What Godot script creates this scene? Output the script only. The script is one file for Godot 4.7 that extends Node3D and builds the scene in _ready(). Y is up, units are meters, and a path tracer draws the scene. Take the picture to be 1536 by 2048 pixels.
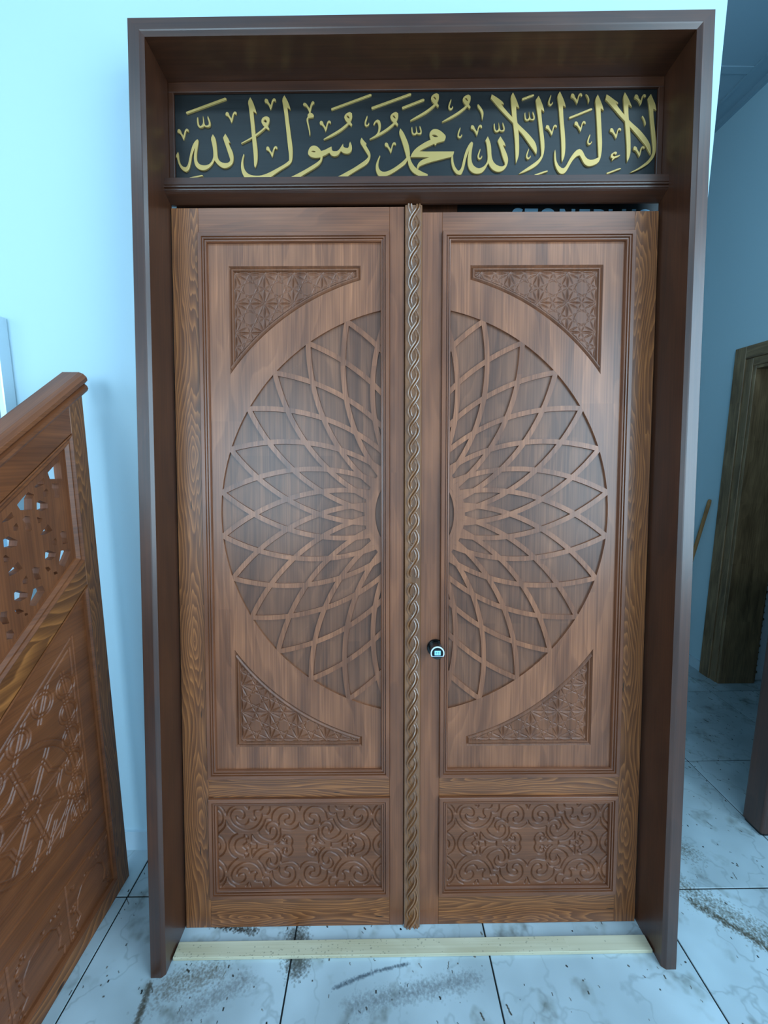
extends Node3D
# A carved double door in its deep frame, leaning on a workshop wall, with a carved stair panel beside it.

const TW := 0.0094          # twist of the leaning frame: its head is turned a little against its foot
const DOOR_LEAN := 0.0921
const LEAF_Z := -0.130      # front plane of the two leaves, measured back from the frame's face
var door_xf := Transform3D(Basis(Vector3.RIGHT, -DOOR_LEAN) * Basis(Vector3.UP, 0.0), Vector3.ZERO)

# ------------------------------------------------------------------ mesh builder
var V := PackedVector3Array()
var N := PackedVector3Array()
var UV := PackedVector2Array()
var org := Vector3.ZERO     # place of the thing inside the twisted frame
var twisted := false
var grain := 0              # 0: grain runs along y, 1: along x, 2: along z
var uvo := Vector2.ZERO
var uvs := Vector2(0.42, 2.4)
var rng := RandomNumberGenerator.new()

func tw(p: Vector3) -> Vector3:   # a point measured in the frame's axes becomes the thing's own, with the frame's twist
	if twisted:
		return p - org + Vector3(0, 0, TW * p.x * p.y)
	return p

func uv_of(p: Vector3, n: Vector3) -> Vector2:
	var a := n.abs()
	var across: float
	var along: float
	if a.z >= a.x and a.z >= a.y:
		if grain == 1: across = p.y; along = p.x
		else: across = p.x; along = p.y
	elif a.x >= a.y:
		if grain == 2: across = p.y; along = p.z
		elif grain == 1: across = p.z; along = p.y * 0.3
		else: across = p.z; along = p.y
	else:
		if grain == 1: across = p.z; along = p.x
		elif grain == 2: across = p.x; along = p.z
		else: across = p.x; along = p.z * 0.3
	return Vector2(across / uvs.x, along / uvs.y) + uvo

func tri(a: Vector3, b: Vector3, c: Vector3) -> void:   # counter-clockwise seen from its front
	var n := (b - a).cross(c - a)
	if n.length_squared() < 1e-16:
		return
	if twisted and (maxf(a.x, maxf(b.x, c.x)) - minf(a.x, minf(b.x, c.x))) * (maxf(a.y, maxf(b.y, c.y)) - minf(a.y, minf(b.y, c.y))) > 0.04:
		var ab := a.distance_squared_to(b)   # large faces are split, so that they follow the twist
		var bc := b.distance_squared_to(c)
		var ca := c.distance_squared_to(a)
		if ab >= bc and ab >= ca:
			var m := (a + b) / 2.0
			tri(a, m, c); tri(m, b, c)
		elif bc >= ca:
			var m := (b + c) / 2.0
			tri(a, b, m); tri(a, m, c)
		else:
			var m := (c + a) / 2.0
			tri(a, b, m); tri(m, b, c)
		return
	n = n.normalized()
	for p: Vector3 in [a, c, b]:
		V.append(tw(p)); N.append(n); UV.append(uv_of(p, n))

func quad(a: Vector3, b: Vector3, c: Vector3, d: Vector3) -> void:
	tri(a, b, c); tri(a, c, d)

func tri_out(a: Vector3, b: Vector3, c: Vector3, from: Vector3) -> void:
	if (b - a).cross(c - a).dot((a + b + c) / 3.0 - from) < 0: tri(a, c, b)
	else: tri(a, b, c)

func quad_out(a: Vector3, b: Vector3, c: Vector3, d: Vector3, from: Vector3) -> void:
	tri_out(a, b, c, from); tri_out(a, c, d, from)

func box(lo: Vector3, hi: Vector3, r := 0.002) -> void:   # a box with chamfered edges
	var c := (lo + hi) / 2.0
	var h := (hi - lo) / 2.0
	r = minf(r, minf(h.x, minf(h.y, h.z)) * 0.9)
	var k := h - Vector3(r, r, r)
	for ax in 3:
		var b := (ax + 1) % 3
		var d := (ax + 2) % 3
		for s: float in [-1.0, 1.0]:
			var q := []
			for e: Vector2 in [Vector2(-1, -1), Vector2(1, -1), Vector2(1, 1), Vector2(-1, 1)]:
				var p := Vector3.ZERO
				p[ax] = s * h[ax]; p[b] = e.x * k[b]; p[d] = e.y * k[d]
				q.append(c + p)
			quad_out(q[0], q[1], q[2], q[3], c)
		if r > 0.0:
			for s: float in [-1.0, 1.0]:
				for t: float in [-1.0, 1.0]:
					var q := []
					for e: Vector2 in [Vector2(-1, 0), Vector2(1, 0), Vector2(1, 1), Vector2(-1, 1)]:
						var p := Vector3.ZERO
						p[ax] = e.x * k[ax]
						p[b] = s * (h[b] if e.y == 0 else k[b]); p[d] = t * (k[d] if e.y == 0 else h[d])
						q.append(c + p)
					quad_out(q[0], q[1], q[2], q[3], c)
	if r > 0.0:
		for sx: float in [-1.0, 1.0]:
			for sy: float in [-1.0, 1.0]:
				for sz: float in [-1.0, 1.0]:
					var s := Vector3(sx, sy, sz)
					tri_out(c + s * Vector3(h.x, k.y, k.z), c + s * Vector3(k.x, h.y, k.z), c + s * Vector3(k.x, k.y, h.z), c)

func cw(p: PackedVector2Array) -> PackedVector2Array:   # made counter-clockwise in an x-right, y-up plane
	var area := 0.0
	for i in p.size():
		area += p[i].cross(p[(i + 1) % p.size()])
	if area < 0: p.reverse()
	return p

func plate(poly: PackedVector2Array, zf: float, zb: float, cham := 0.0, walls := true) -> void:   # an outline given thickness: face at zf, sides back to zb
	var p := cw(poly.duplicate())
	var n := p.size()
	var q := p.duplicate()
	if cham > 0.0:
		for i in n:
			var e0 := (p[i] - p[(i + n - 1) % n]).normalized()
			var e1 := (p[(i + 1) % n] - p[i]).normalized()
			var m := Vector2(-e0.y - e1.y, e0.x + e1.x)
			var l := m.length()
			if l > 0.3: q[i] = p[i] + m / l * minf(cham * 2.0 / l, cham * 1.6)
	var t := Geometry2D.triangulate_polygon(q)
	if t.is_empty() and cham > 0.0:
		q = p.duplicate(); t = Geometry2D.triangulate_polygon(q)
	for i in range(0, t.size(), 3):
		var a := q[t[i]]; var b := q[t[i + 1]]; var c := q[t[i + 2]]
		if (b - a).cross(c - a) < 0: var s := b; b = c; c = s
		tri(Vector3(a.x, a.y, zf), Vector3(b.x, b.y, zf), Vector3(c.x, c.y, zf))
	if not walls: return
	for i in n:
		var j := (i + 1) % n
		var zc := zf - cham
		if cham > 0.0:
			quad(Vector3(p[i].x, p[i].y, zc), Vector3(p[j].x, p[j].y, zc), Vector3(q[j].x, q[j].y, zf), Vector3(q[i].x, q[i].y, zf))
		quad(Vector3(p[i].x, p[i].y, zb), Vector3(p[j].x, p[j].y, zb), Vector3(p[j].x, p[j].y, zc), Vector3(p[i].x, p[i].y, zc))

func ring_sweep(pts: PackedVector2Array, prof: PackedVector2Array, z: float) -> void:   # a moulding run round a closed outline: profile x goes inwards, y is height
	var p := cw(pts.duplicate())
	var n := p.size()
	var m := PackedVector2Array()
	for i in n:
		var e0 := (p[i] - p[(i + n - 1) % n]).normalized()
		var e1 := (p[(i + 1) % n] - p[i]).normalized()
		var s := Vector2(-e0.y - e1.y, e0.x + e1.x)
		m.append(s / maxf(0.12, 1.0 + e0.dot(e1)))
	for i in n:
		var j := (i + 1) % n
		for k in prof.size() - 1:
			var a := p[i] + m[i] * prof[k].x; var b := p[j] + m[j] * prof[k].x
			var c := p[j] + m[j] * prof[k + 1].x; var d := p[i] + m[i] * prof[k + 1].x
			quad(Vector3(a.x, a.y, z + prof[k].y), Vector3(b.x, b.y, z + prof[k].y), Vector3(c.x, c.y, z + prof[k + 1].y), Vector3(d.x, d.y, z + prof[k + 1].y))

func mould(a: Vector2, b: Vector2, prof: PackedVector2Array, z: float) -> void:   # one mitred length; the inside of the opening lies to the left of a > b
	var d := (b - a).normalized()
	var m := Vector2(-d.y, d.x)
	for k in prof.size() - 1:
		var s := prof[k]; var t := prof[k + 1]
		var p0 := a + (d + m) * s.x; var p1 := b + (m - d) * s.x
		var q0 := a + (d + m) * t.x; var q1 := b + (m - d) * t.x
		quad(Vector3(p0.x, p0.y, z + s.y), Vector3(p1.x, p1.y, z + s.y), Vector3(q1.x, q1.y, z + t.y), Vector3(q0.x, q0.y, z + t.y))

func run(prof: PackedVector2Array, from: Vector3, along: Vector3, u: Vector3, v: Vector3, caps := true) -> void:   # a closed profile (x on u, y on v) drawn along a straight line
	var p := cw(prof.duplicate())
	var n := p.size()
	var flip := u.cross(v).dot(along) < 0
	var mid := Vector3.ZERO
	for q in p: mid += u * q.x + v * q.y
	mid = from + mid / n + along / 2.0
	for i in n:
		var j := (i + 1) % n
		var a := from + u * p[i].x + v * p[i].y
		var b := from + u * p[j].x + v * p[j].y
		if flip: quad(a, a + along, b + along, b)
		else: quad(a, b, b + along, a + along)
	if caps:
		var t := Geometry2D.triangulate_polygon(p)
		for i in range(0, t.size(), 3):
			for e in 2:
				var o := from + along * e
				var tr := []
				for k in 3: tr.append(o + u * p[t[i + k]].x + v * p[t[i + k]].y)
				tri_out(tr[0], tr[1], tr[2], mid)

func tube(path: PackedVector3Array, radii: PackedFloat32Array, sides := 12) -> void:
	var rings := []
	for i in path.size():
		var t := (path[mini(i + 1, path.size() - 1)] - path[maxi(i - 1, 0)]).normalized()
		var u := t.cross(Vector3.UP if absf(t.y) < 0.9 else Vector3.RIGHT).normalized()
		var w := t.cross(u)
		var r := PackedVector3Array()
		for k in sides:
			var an := TAU * k / sides
			r.append(path[i] + (u * cos(an) + w * sin(an)) * radii[i])
		rings.append(r)
	for i in path.size() - 1:
		var c := (path[i] + path[i + 1]) / 2.0
		for k in sides:
			var l := (k + 1) % sides
			quad_out(rings[i][k], rings[i][l], rings[i + 1][l], rings[i + 1][k], c)
	for e: int in [0, path.size() - 1]:
		var inner := path[1] if e == 0 else path[e - 1]
		for k in sides:
			tri_out(path[e], rings[e][k], rings[e][(k + 1) % sides], inner)

func commit(called: String, mat: Material, parent: Node = self) -> MeshInstance3D:
	var arr := []
	arr.resize(Mesh.ARRAY_MAX)
	arr[Mesh.ARRAY_VERTEX] = V; arr[Mesh.ARRAY_NORMAL] = N; arr[Mesh.ARRAY_TEX_UV] = UV
	var m := ArrayMesh.new()
	m.add_surface_from_arrays(Mesh.PRIMITIVE_TRIANGLES, arr)
	V = PackedVector3Array(); N = PackedVector3Array(); UV = PackedVector2Array()
	uvo = Vector2(rng.randf(), rng.randf())
	return place(called, m, mat, parent)

func place(called: String, m: Mesh, mat: Material, parent: Node = self) -> MeshInstance3D:
	var o := MeshInstance3D.new()
	o.mesh = m
	o.material_override = mat
	add_named(o, called, parent)
	return o

var counts := {}
func add_named(o: Node, called: String, parent: Node) -> void:
	var key := str(parent.get_instance_id()) + called
	var k: int = counts.get(key, 0)
	counts[key] = k + 1
	o.name = called if k == 0 else "%s_%03d" % [called, k]
	parent.add_child(o, true)

func field(w: int, h: int, cell: float, at: Vector2, z: float, hgt: PackedFloat32Array, keep: PackedByteArray, axis := 0) -> void:
	# a carved surface: heights on a grid; axis 0 lies in x-y and faces +z, axis 1 lies in z-y (its first coordinate runs to -z) and faces +x
	var ps := PackedVector3Array(); ps.resize(w * h)
	var ns := PackedVector3Array(); ns.resize(w * h)
	for j in h:
		for i in w:
			var k := j * w + i
			var x := at.x + i * cell
			var y := at.y + j * cell
			var gx := (hgt[j * w + mini(i + 1, w - 1)] - hgt[j * w + maxi(i - 1, 0)]) / (2.0 * cell)
			var gy := (hgt[mini(j + 1, h - 1) * w + i] - hgt[maxi(j - 1, 0) * w + i]) / (2.0 * cell)
			if axis == 0:
				ps[k] = Vector3(x, y, z + hgt[k]); ns[k] = Vector3(-gx, -gy, 1).normalized()
			else:
				ps[k] = Vector3(z + hgt[k], y, -x); ns[k] = Vector3(1, -gy, gx).normalized()
	for j in h - 1:
		for i in w - 1:
			var a := j * w + i
			if keep.size() and not keep[a]: continue
			for k: int in [a, a + w, a + w + 1, a, a + w + 1, a + 1]:
				var p := ps[k]
				V.append(tw(p)); N.append(ns[k])
				UV.append(uv_of(p, Vector3(0, 0, 1) if axis == 0 else Vector3(1, 0, 0)))

func groove(hgt: PackedFloat32Array, w: int, h: int, cell: float, at: Vector2, pts: PackedVector2Array, half: float, depth: float) -> void:
	# cuts a rounded V along a line; the deepest cut stays
	for s in pts.size() - 1:
		var a := pts[s]; var b := pts[s + 1]
		var ab := b - a
		var l2 := maxf(ab.length_squared(), 1e-12)
		var i0 := maxi(0, int(floor((minf(a.x, b.x) - half - at.x) / cell)))
		var i1 := mini(w - 1, int(ceil((maxf(a.x, b.x) + half - at.x) / cell)))
		var j0 := maxi(0, int(floor((minf(a.y, b.y) - half - at.y) / cell)))
		var j1 := mini(h - 1, int(ceil((maxf(a.y, b.y) + half - at.y) / cell)))
		for j in range(j0, j1 + 1):
			for i in range(i0, i1 + 1):
				var p := at + Vector2(i, j) * cell
				var d := p.distance_to(a + ab * clampf((p - a).dot(ab) / l2, 0.0, 1.0))
				if d < half:
					var q := 1.0 - d / half
					var v := -depth * q * (0.55 + 0.45 * q)
					var k := j * w + i
					if v < hgt[k]: hgt[k] = v

func smooth(raw: Array, k: float, at: Vector2, sx: float, sy: float, steps := 4) -> PackedVector2Array:   # Catmull-Rom through points given as x, y, x, y ...
	var p := PackedVector2Array()
	for i in range(0, raw.size(), 2): p.append(at + Vector2(raw[i] * k * sx, raw[i + 1] * k * sy))
	var out := PackedVector2Array()
	for i in p.size() - 1:
		var a := p[maxi(i - 1, 0)]; var d := p[mini(i + 2, p.size() - 1)]
		for s in steps:
			out.append(p[i].cubic_interpolate(p[i + 1], a, d, float(s) / steps))
	out.append(p[p.size() - 1])
	return out

# ------------------------------------------------------------------ things
func thing(called: String, label: String, category: String, xf := Transform3D.IDENTITY, group := "") -> Node3D:
	var o := Node3D.new()
	add_named(o, called, self)
	o.transform = xf
	tag(o, label, category, group)
	return o

func tag(o: Node, label: String, category: String, group := "") -> void:
	o.set_meta("label", label); o.set_meta("category", category); o.set_meta("kind", "thing")
	if group: o.set_meta("group", group)

func struct(called: String, mat: Material) -> MeshInstance3D:
	var o := commit(called, mat)
	o.set_meta("kind", "structure")
	return o

# ------------------------------------------------------------------ materials
func noise_bytes(w: int, h: int, freq: float, sd: int, oct := 3) -> PackedByteArray:
	var f := FastNoiseLite.new()
	f.noise_type = FastNoiseLite.TYPE_SIMPLEX_SMOOTH
	f.seed = sd; f.frequency = freq; f.fractal_octaves = oct
	return f.get_seamless_image(w, h).get_data()

func stretched(w: int, h: int, sw: int, sh: int, freq: float, sd: int, oct := 3) -> PackedByteArray:   # noise drawn small and pulled out along the grain
	var f := FastNoiseLite.new()
	f.noise_type = FastNoiseLite.TYPE_SIMPLEX_SMOOTH
	f.seed = sd; f.frequency = freq; f.fractal_octaves = oct
	var im := f.get_seamless_image(sw, sh)
	im.resize(w, h, Image.INTERPOLATE_CUBIC)
	return im.get_data()

func wood_image(sd: int, dark: Color, light: Color, rings: float, ring_amt: float, fibre: float, blotch: float, staves: float, arches := 0.03) -> Image:
	var w := 384
	var h := 1536
	var warp := stretched(w, h, 48, 64, 0.05, sd)
	var fib := stretched(w, h, w, 24, 0.16, sd + 1, 4)
	var blo := stretched(w, h, 64, 96, 0.06, sd + 2)
	var rnd := RandomNumberGenerator.new(); rnd.seed = sd
	var st := PackedFloat32Array()
	for i in 16: st.append(rnd.randf_range(-0.5, 0.5))
	var knots := []
	for i in 5: knots.append(Vector3(rnd.randf_range(0.1, 0.9) * w, (i + rnd.randf_range(0.2, 0.8)) / 5.0 * h, rnd.randf_range(4.0, 7.0)))
	var data := PackedByteArray(); data.resize(w * h * 3)
	for y in h:
		var yy := float(y) / h
		var core := 0.02 + arches * absf(sin(PI * (yy * 4.0 + 0.2)))
		var xc := 0.5 + 0.12 * sin(TAU * yy + sd)
		for x in w:
			var k := y * w + x
			var xx := float(x) / w
			var wv := warp[k] / 255.0 - 0.5
			var dx := xx - xc
			var r := sqrt(dx * dx + core * core) * rings + wv * 2.2
			var g := r - floorf(r)
			g = g * g * (1.0 - smoothstep(0.86, 1.0, g))
			var v := 0.42 + ring_amt * (g * 1.5 - 0.2) + fibre * (fib[k] / 255.0 - 0.5) + blotch * (blo[k] / 255.0 - 0.5)
			if staves > 0.0:
				v += staves * st[int(xx * 10.0 + 2.0 * floorf(yy * 4.0)) % 16]
			v = clampf(v, 0.0, 1.0)
			data[k * 3] = int(255.0 * lerpf(dark.r, light.r, v))
			data[k * 3 + 1] = int(255.0 * lerpf(dark.g, light.g, v))
			data[k * 3 + 2] = int(255.0 * lerpf(dark.b, light.b, v))
	if ring_amt > 0.2:
		for kn: Vector3 in knots:
			for y in range(int(kn.y - kn.z * 8), int(kn.y + kn.z * 8)):
				for x in range(int(kn.x - kn.z * 2), int(kn.x + kn.z * 2)):
					if x < 0 or y < 0 or x >= w or y >= h: continue
					var d := Vector2((x - kn.x) / kn.z, (y - kn.y) / (kn.z * 1.6)).length()
					if d < 1.0:
						var k := (y * w + x) * 3
						var f := 0.35 + 0.4 * d * d
						for c in 3: data[k + c] = int(data[k + c] * f)
	var im := Image.create_from_data(w, h, false, Image.FORMAT_RGB8, data)
	return im

func tex(im: Image) -> ImageTexture:
	return ImageTexture.create_from_image(im)

func wood(t: Texture2D, tint: Color, rough: float, coat := 0.0, bump := 0.0) -> StandardMaterial3D:
	var m := StandardMaterial3D.new()
	m.albedo_texture = t
	m.albedo_color = tint
	m.roughness = rough
	m.metallic_specular = 0.5
	if coat > 0.0:
		m.clearcoat_enabled = true; m.clearcoat = coat; m.clearcoat_roughness = 0.26
	if bump > 0.0:
		m.heightmap_enabled = true; m.heightmap_texture = t; m.heightmap_scale = bump
	return m

func plain(c: Color, rough: float, metal := 0.0) -> StandardMaterial3D:
	var m := StandardMaterial3D.new()
	m.albedo_color = c; m.roughness = rough; m.metallic = metal
	return m

# ------------------------------------------------------------------ scene
var M := {}

func _ready() -> void:
	rng.seed = 11
	# camera
	var cam := Camera3D.new()
	cam.name = "camera"
	cam.position = Vector3(-0.1112, 1.555, 1.0319)
	cam.basis = Basis.from_euler(Vector3(-0.1394, -0.0138, 0.0006), EULER_ORDER_YXZ)
	cam.keep_aspect = Camera3D.KEEP_HEIGHT
	cam.fov = rad_to_deg(2.0 * atan(1024.0 / 820.0))
	cam.near = 0.02
	cam.current = true
	add_child(cam)
	# sky, exposure
	var env := Environment.new()
	var sky := Sky.new()
	var psm := ProceduralSkyMaterial.new()
	psm.sky_top_color = Color(0.30, 0.52, 0.80); psm.sky_horizon_color = Color(0.66, 0.82, 0.95)
	psm.ground_bottom_color = Color(0.30, 0.36, 0.40); psm.ground_horizon_color = Color(0.62, 0.76, 0.86)
	psm.energy_multiplier = 2.2
	sky.sky_material = psm
	env.background_mode = Environment.BG_SKY
	env.sky = sky
	env.tonemap_mode = Environment.TONE_MAPPER_LINEAR
	env.tonemap_exposure = 1.22
	env.sdfgi_enabled = true; env.ssao_enabled = true; env.ssil_enabled = true
	var we := WorldEnvironment.new()
	we.name = "world_environment"
	we.environment = env
	add_child(we)
	# daylight through the shop windows behind and to the right of the camera, and the ceiling panels
	var day := Color(0.755, 0.91, 1.0)
	window_light("right_window_light", Vector3(2.17, 2.15, 2.2), Vector2(3.0, 2.2), Vector3(0, PI / 2, 0), day, 13.0)
	window_light("left_window_light", Vector3(-2.65, 1.95, 1.6), Vector2(2.2, 1.7), Vector3(0, -PI / 2, 0), day, 1.6)
	window_light("front_window_light", Vector3(-1.65, 2.2, 4.15), Vector2(1.5, 1.9), Vector3.ZERO, day, 7.0)
	materials()
	room()
	ceiling_lights(day)
	portal()
	leaf(-1); leaf(1)
	stair_panel()
	small_things()

func window_light(called: String, at: Vector3, size: Vector2, turn: Vector3, c: Color, e: float) -> void:
	var l := AreaLight3D.new()
	l.name = called
	l.area_size = size
	l.position = at
	l.rotation = turn
	l.light_color = c
	l.light_energy = e
	l.area_range = 20.0
	l.area_attenuation = 2.0
	l.shadow_enabled = true
	add_child(l)

func materials() -> void:
	var pine := tex(wood_image(5, Color(0.40, 0.28, 0.20), Color(0.98, 0.78, 0.54), 17.0, 0.42, 0.24, 0.22, 0.0, 0.34))
	var fine := tex(wood_image(9, Color(0.42, 0.30, 0.22), Color(0.90, 0.71, 0.56), 9.0, 0.12, 0.40, 0.34, 0.16, 0.0))
	var calm := tex(wood_image(21, Color(0.46, 0.33, 0.24), Color(0.86, 0.67, 0.52), 8.0, 0.10, 0.34, 0.42, 0.0, 0.0))
	M.pine = wood(pine, Color(0.760, 0.578, 0.464), 0.42, 0.3, 0.02)
	M.stile = wood(calm, Color(0.798, 0.616, 0.515), 0.40, 0.35, 0.02)
	M.panel = wood(fine, Color(0.855, 0.668, 0.561), 0.42, 0.35, 0.02)
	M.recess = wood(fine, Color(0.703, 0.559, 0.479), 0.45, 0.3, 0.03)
	M.mould = wood(calm, Color(0.760, 0.578, 0.479), 0.36, 0.4, 0.02)
	M.carve = wood(calm, Color(0.750, 0.583, 0.489), 0.45, 0.1, 0.0)
	M.braid = wood(calm, Color(0.82, 0.68, 0.53), 0.24, 1.0, 0.0)
	M.frame = wood(calm, Color(0.45, 0.325, 0.255), 0.42, 0.6, 0.02)
	M.minbar = wood(calm, Color(0.78, 0.57, 0.42), 0.44, 0.0, 0.02)
	M.minbar_pine = wood(pine, Color(0.78, 0.59, 0.44), 0.44, 0.0, 0.02)
	var pale_im := wood_image(33, Color(0.78, 0.72, 0.60), Color(0.97, 0.94, 0.86), 10.0, 0.10, 0.3, 0.5, 0.0, 0.0)
	var dr := RandomNumberGenerator.new(); dr.seed = 8
	for k in 9: smear(pale_im, dr, Vector2(dr.randf(), dr.randf()) * 2.4, Vector2(dr.randf(), dr.randf()) * 2.4, 0.25, 260, Color(0.42, 0.40, 0.36), 0.45)
	var pale := tex(pale_im)
	M.raw = wood(pale, Color(0.94, 0.92, 0.88), 0.7)
	M.gold = plain(Color(0.77, 0.62, 0.36), 0.40, 0.35)
	M.black = wood(calm, Color(0.17, 0.235, 0.31), 0.45)
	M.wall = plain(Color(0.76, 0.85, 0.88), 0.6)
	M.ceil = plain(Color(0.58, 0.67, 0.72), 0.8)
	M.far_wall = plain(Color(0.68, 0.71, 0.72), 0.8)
	M.skirt = plain(Color(0.78, 0.84, 0.87), 0.35)
	M.infill = plain(Color(0.52, 0.66, 0.74), 0.3)
	M.grout = plain(Color(0.10, 0.11, 0.11), 0.9)
	M.dark = plain(Color(0.03, 0.03, 0.035), 0.5)
	M.casing = wood(fine, Color(0.84, 0.86, 0.80), 0.45)
	M.alu = plain(Color(0.80, 0.84, 0.86), 0.35, 0.6)
	M.white = plain(Color(0.86, 0.88, 0.90), 0.4)
	M.steel = plain(Color(0.75, 0.76, 0.78), 0.2, 1.0)
	M.stick = wood(calm, Color(1.0, 0.95, 0.75), 0.55)
	M.nickel = plain(Color(0.30, 0.29, 0.28), 0.32, 0.9)
	M.gloss_black = plain(Color(0.01, 0.012, 0.015), 0.12)
	M.screen = plain(Color(0.62, 0.86, 0.92), 0.3)
	M.glyph_grey = plain(Color(0.30, 0.46, 0.52), 0.4)
	var glass := StandardMaterial3D.new()
	glass.transparency = BaseMaterial3D.TRANSPARENCY_ALPHA
	glass.albedo_color = Color(0.8, 0.9, 0.95, 0.08); glass.roughness = 0.02
	M.glass = glass
	var lamp := StandardMaterial3D.new()
	lamp.albedo_color = Color(0.9, 0.95, 1.0)
	lamp.emission_enabled = true; lamp.emission = Color(0.75, 0.92, 1.0); lamp.emission_energy_multiplier = 1.2
	M.lamp = lamp
	M.tile = StandardMaterial3D.new()
	M.tile.albedo_texture = tex(floor_image())
	M.tile.albedo_color = Color(0.90, 0.955, 0.985)
	M.tile.roughness = 0.25

func floor_image() -> Image:   # marble-look glaze, each tile with its own veins, then trodden dirt, dust and stains; 2.48 m square
	var s := 1240
	var a := noise_bytes(s, s, 0.004, 31, 4)
	var b := noise_bytes(s, s, 0.006, 47, 5)
	var c := noise_bytes(s, s, 0.012, 53, 4)
	var d := noise_bytes(s, s, 0.05, 61, 3)
	var out := PackedByteArray(); out.resize(s * s * 3)
	for y in s:
		var tz := int(floorf((y * 0.002 + 0.2322) / 0.6198))
		for x in s:
			var i := y * s + x
			var tx := int(floorf((x * 0.002 + 1.0042) / 0.6198))
			var k := posmod(y + posmod(tx, 4) * 337, s) * s + posmod(x + posmod(tz, 4) * 451, s)
			var v := 0.80 + (a[k] - 128) * 0.0008
			var vein := absf(b[k] - 128.0) / 128.0
			if vein < 0.05: v -= (0.05 - vein) * 2.8 * (a[k] / 255.0)
			var dirt := maxf(0.0, (c[i] - 156) / 99.0) * (d[i] / 255.0)
			out[i * 3] = int(255.0 * clampf(v - dirt * 0.36, 0, 1))
			out[i * 3 + 1] = int(255.0 * clampf(v - dirt * 0.38, 0, 1))
			out[i * 3 + 2] = int(255.0 * clampf(v - 0.01 - dirt * 0.42, 0, 1))
	var im := Image.create_from_data(s, s, false, Image.FORMAT_RGB8, out)
	var r := RandomNumberGenerator.new(); r.seed = 77
	for k in 2600:
		var x := r.randf() * s
		var y := r.randf() * s
		if c[int(y) * s + int(x)] < 118 and r.randf() < 0.75: continue
		var length := r.randf_range(0.0, 4.0) if r.randf() < 0.93 else r.randf_range(5.0, 14.0)
		var an := r.randf_range(0.5, 1.9)
		var tone := r.randf_range(0.10, 0.55)
		var wd := 1 if r.randf() < 0.7 else 2
		for q in int(length) + 1:
			im.fill_rect(Rect2i(int(x + cos(an) * q), int(y + sin(an) * q), wd, wd), Color(tone, tone * 0.90, tone * 0.80))
	# marks that can be told apart: a tape remnant, scuffs, a dark streak, sawdust trails
	smear(im, r, Vector2(-0.385, -0.115), Vector2(-0.365, -0.02), 0.040, 2700, Color(0.36, 0.34, 0.31), 0.31)
	smear(im, r, Vector2(-0.793, 0.01), Vector2(-0.782, 0.11), 0.010, 780, Color(0.34, 0.29, 0.24), 0.24)
	smear(im, r, Vector2(-0.76, 0.03), Vector2(-0.60, -0.02), 0.050, 1500, Color(0.42, 0.36, 0.30), 0.22)
	smear(im, r, Vector2(-0.25, 0.03), Vector2(-0.13, -0.01), 0.006, 390, Color(0.36, 0.38, 0.40), 0.22)
	smear(im, r, Vector2(-0.13, -0.01), Vector2(-0.02, -0.03), 0.004, 270, Color(0.36, 0.38, 0.40), 0.22)
	smear(im, r, Vector2(-0.20, 0.07), Vector2(0.18, 0.01), 0.028, 3900, Color(0.52, 0.51, 0.50), 0.17)
	smear(im, r, Vector2(-0.68, 0.09), Vector2(-0.50, 0.00), 0.030, 2100, Color(0.54, 0.52, 0.50), 0.17)
	smear(im, r, Vector2(0.95, -0.28), Vector2(1.22, -0.02), 0.055, 2700, Color(0.38, 0.33, 0.26), 0.25)
	smear(im, r, Vector2(0.98, -0.20), Vector2(1.20, 0.02), 0.020, 1500, Color(0.30, 0.24, 0.17), 0.31)
	smear(im, r, Vector2(1.00, -0.50), Vector2(1.12, -0.36), 0.050, 1500, Color(0.40, 0.36, 0.30), 0.25)
	smear(im, r, Vector2(-0.74, -0.16), Vector2(-0.52, -0.12), 0.014, 780, Color(0.16, 0.13, 0.10), 0.37)
	return im

func smear(im: Image, r: RandomNumberGenerator, p: Vector2, q: Vector2, width: float, n: int, col: Color, alpha: float) -> void:
	var s := im.get_width()
	var h := im.get_height()
	for k in n:
		var o := p.lerp(q, r.randf()) + Vector2(r.randfn(), r.randfn()) * width * 0.45
		var x := posmod(int(o.x / 2.48 * s), s)
		var y := posmod(int(o.y / 2.48 * h), h)
		var w := r.randi_range(1, 3)
		for j in w:
			for i in w:
				var u := (x + i) % s
				var v := (y + j) % h
				im.set_pixel(u, v, im.get_pixel(u, v).lerp(col, alpha * r.randf_range(0.4, 1.0)))

# ------------------------------------------------------------------ the room
const BACK := -0.418
const CEIL := 3.79
const RIGHT := 2.222

func slab(lo: Vector3, hi: Vector3) -> void:
	box(lo, hi, 0.0)

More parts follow.
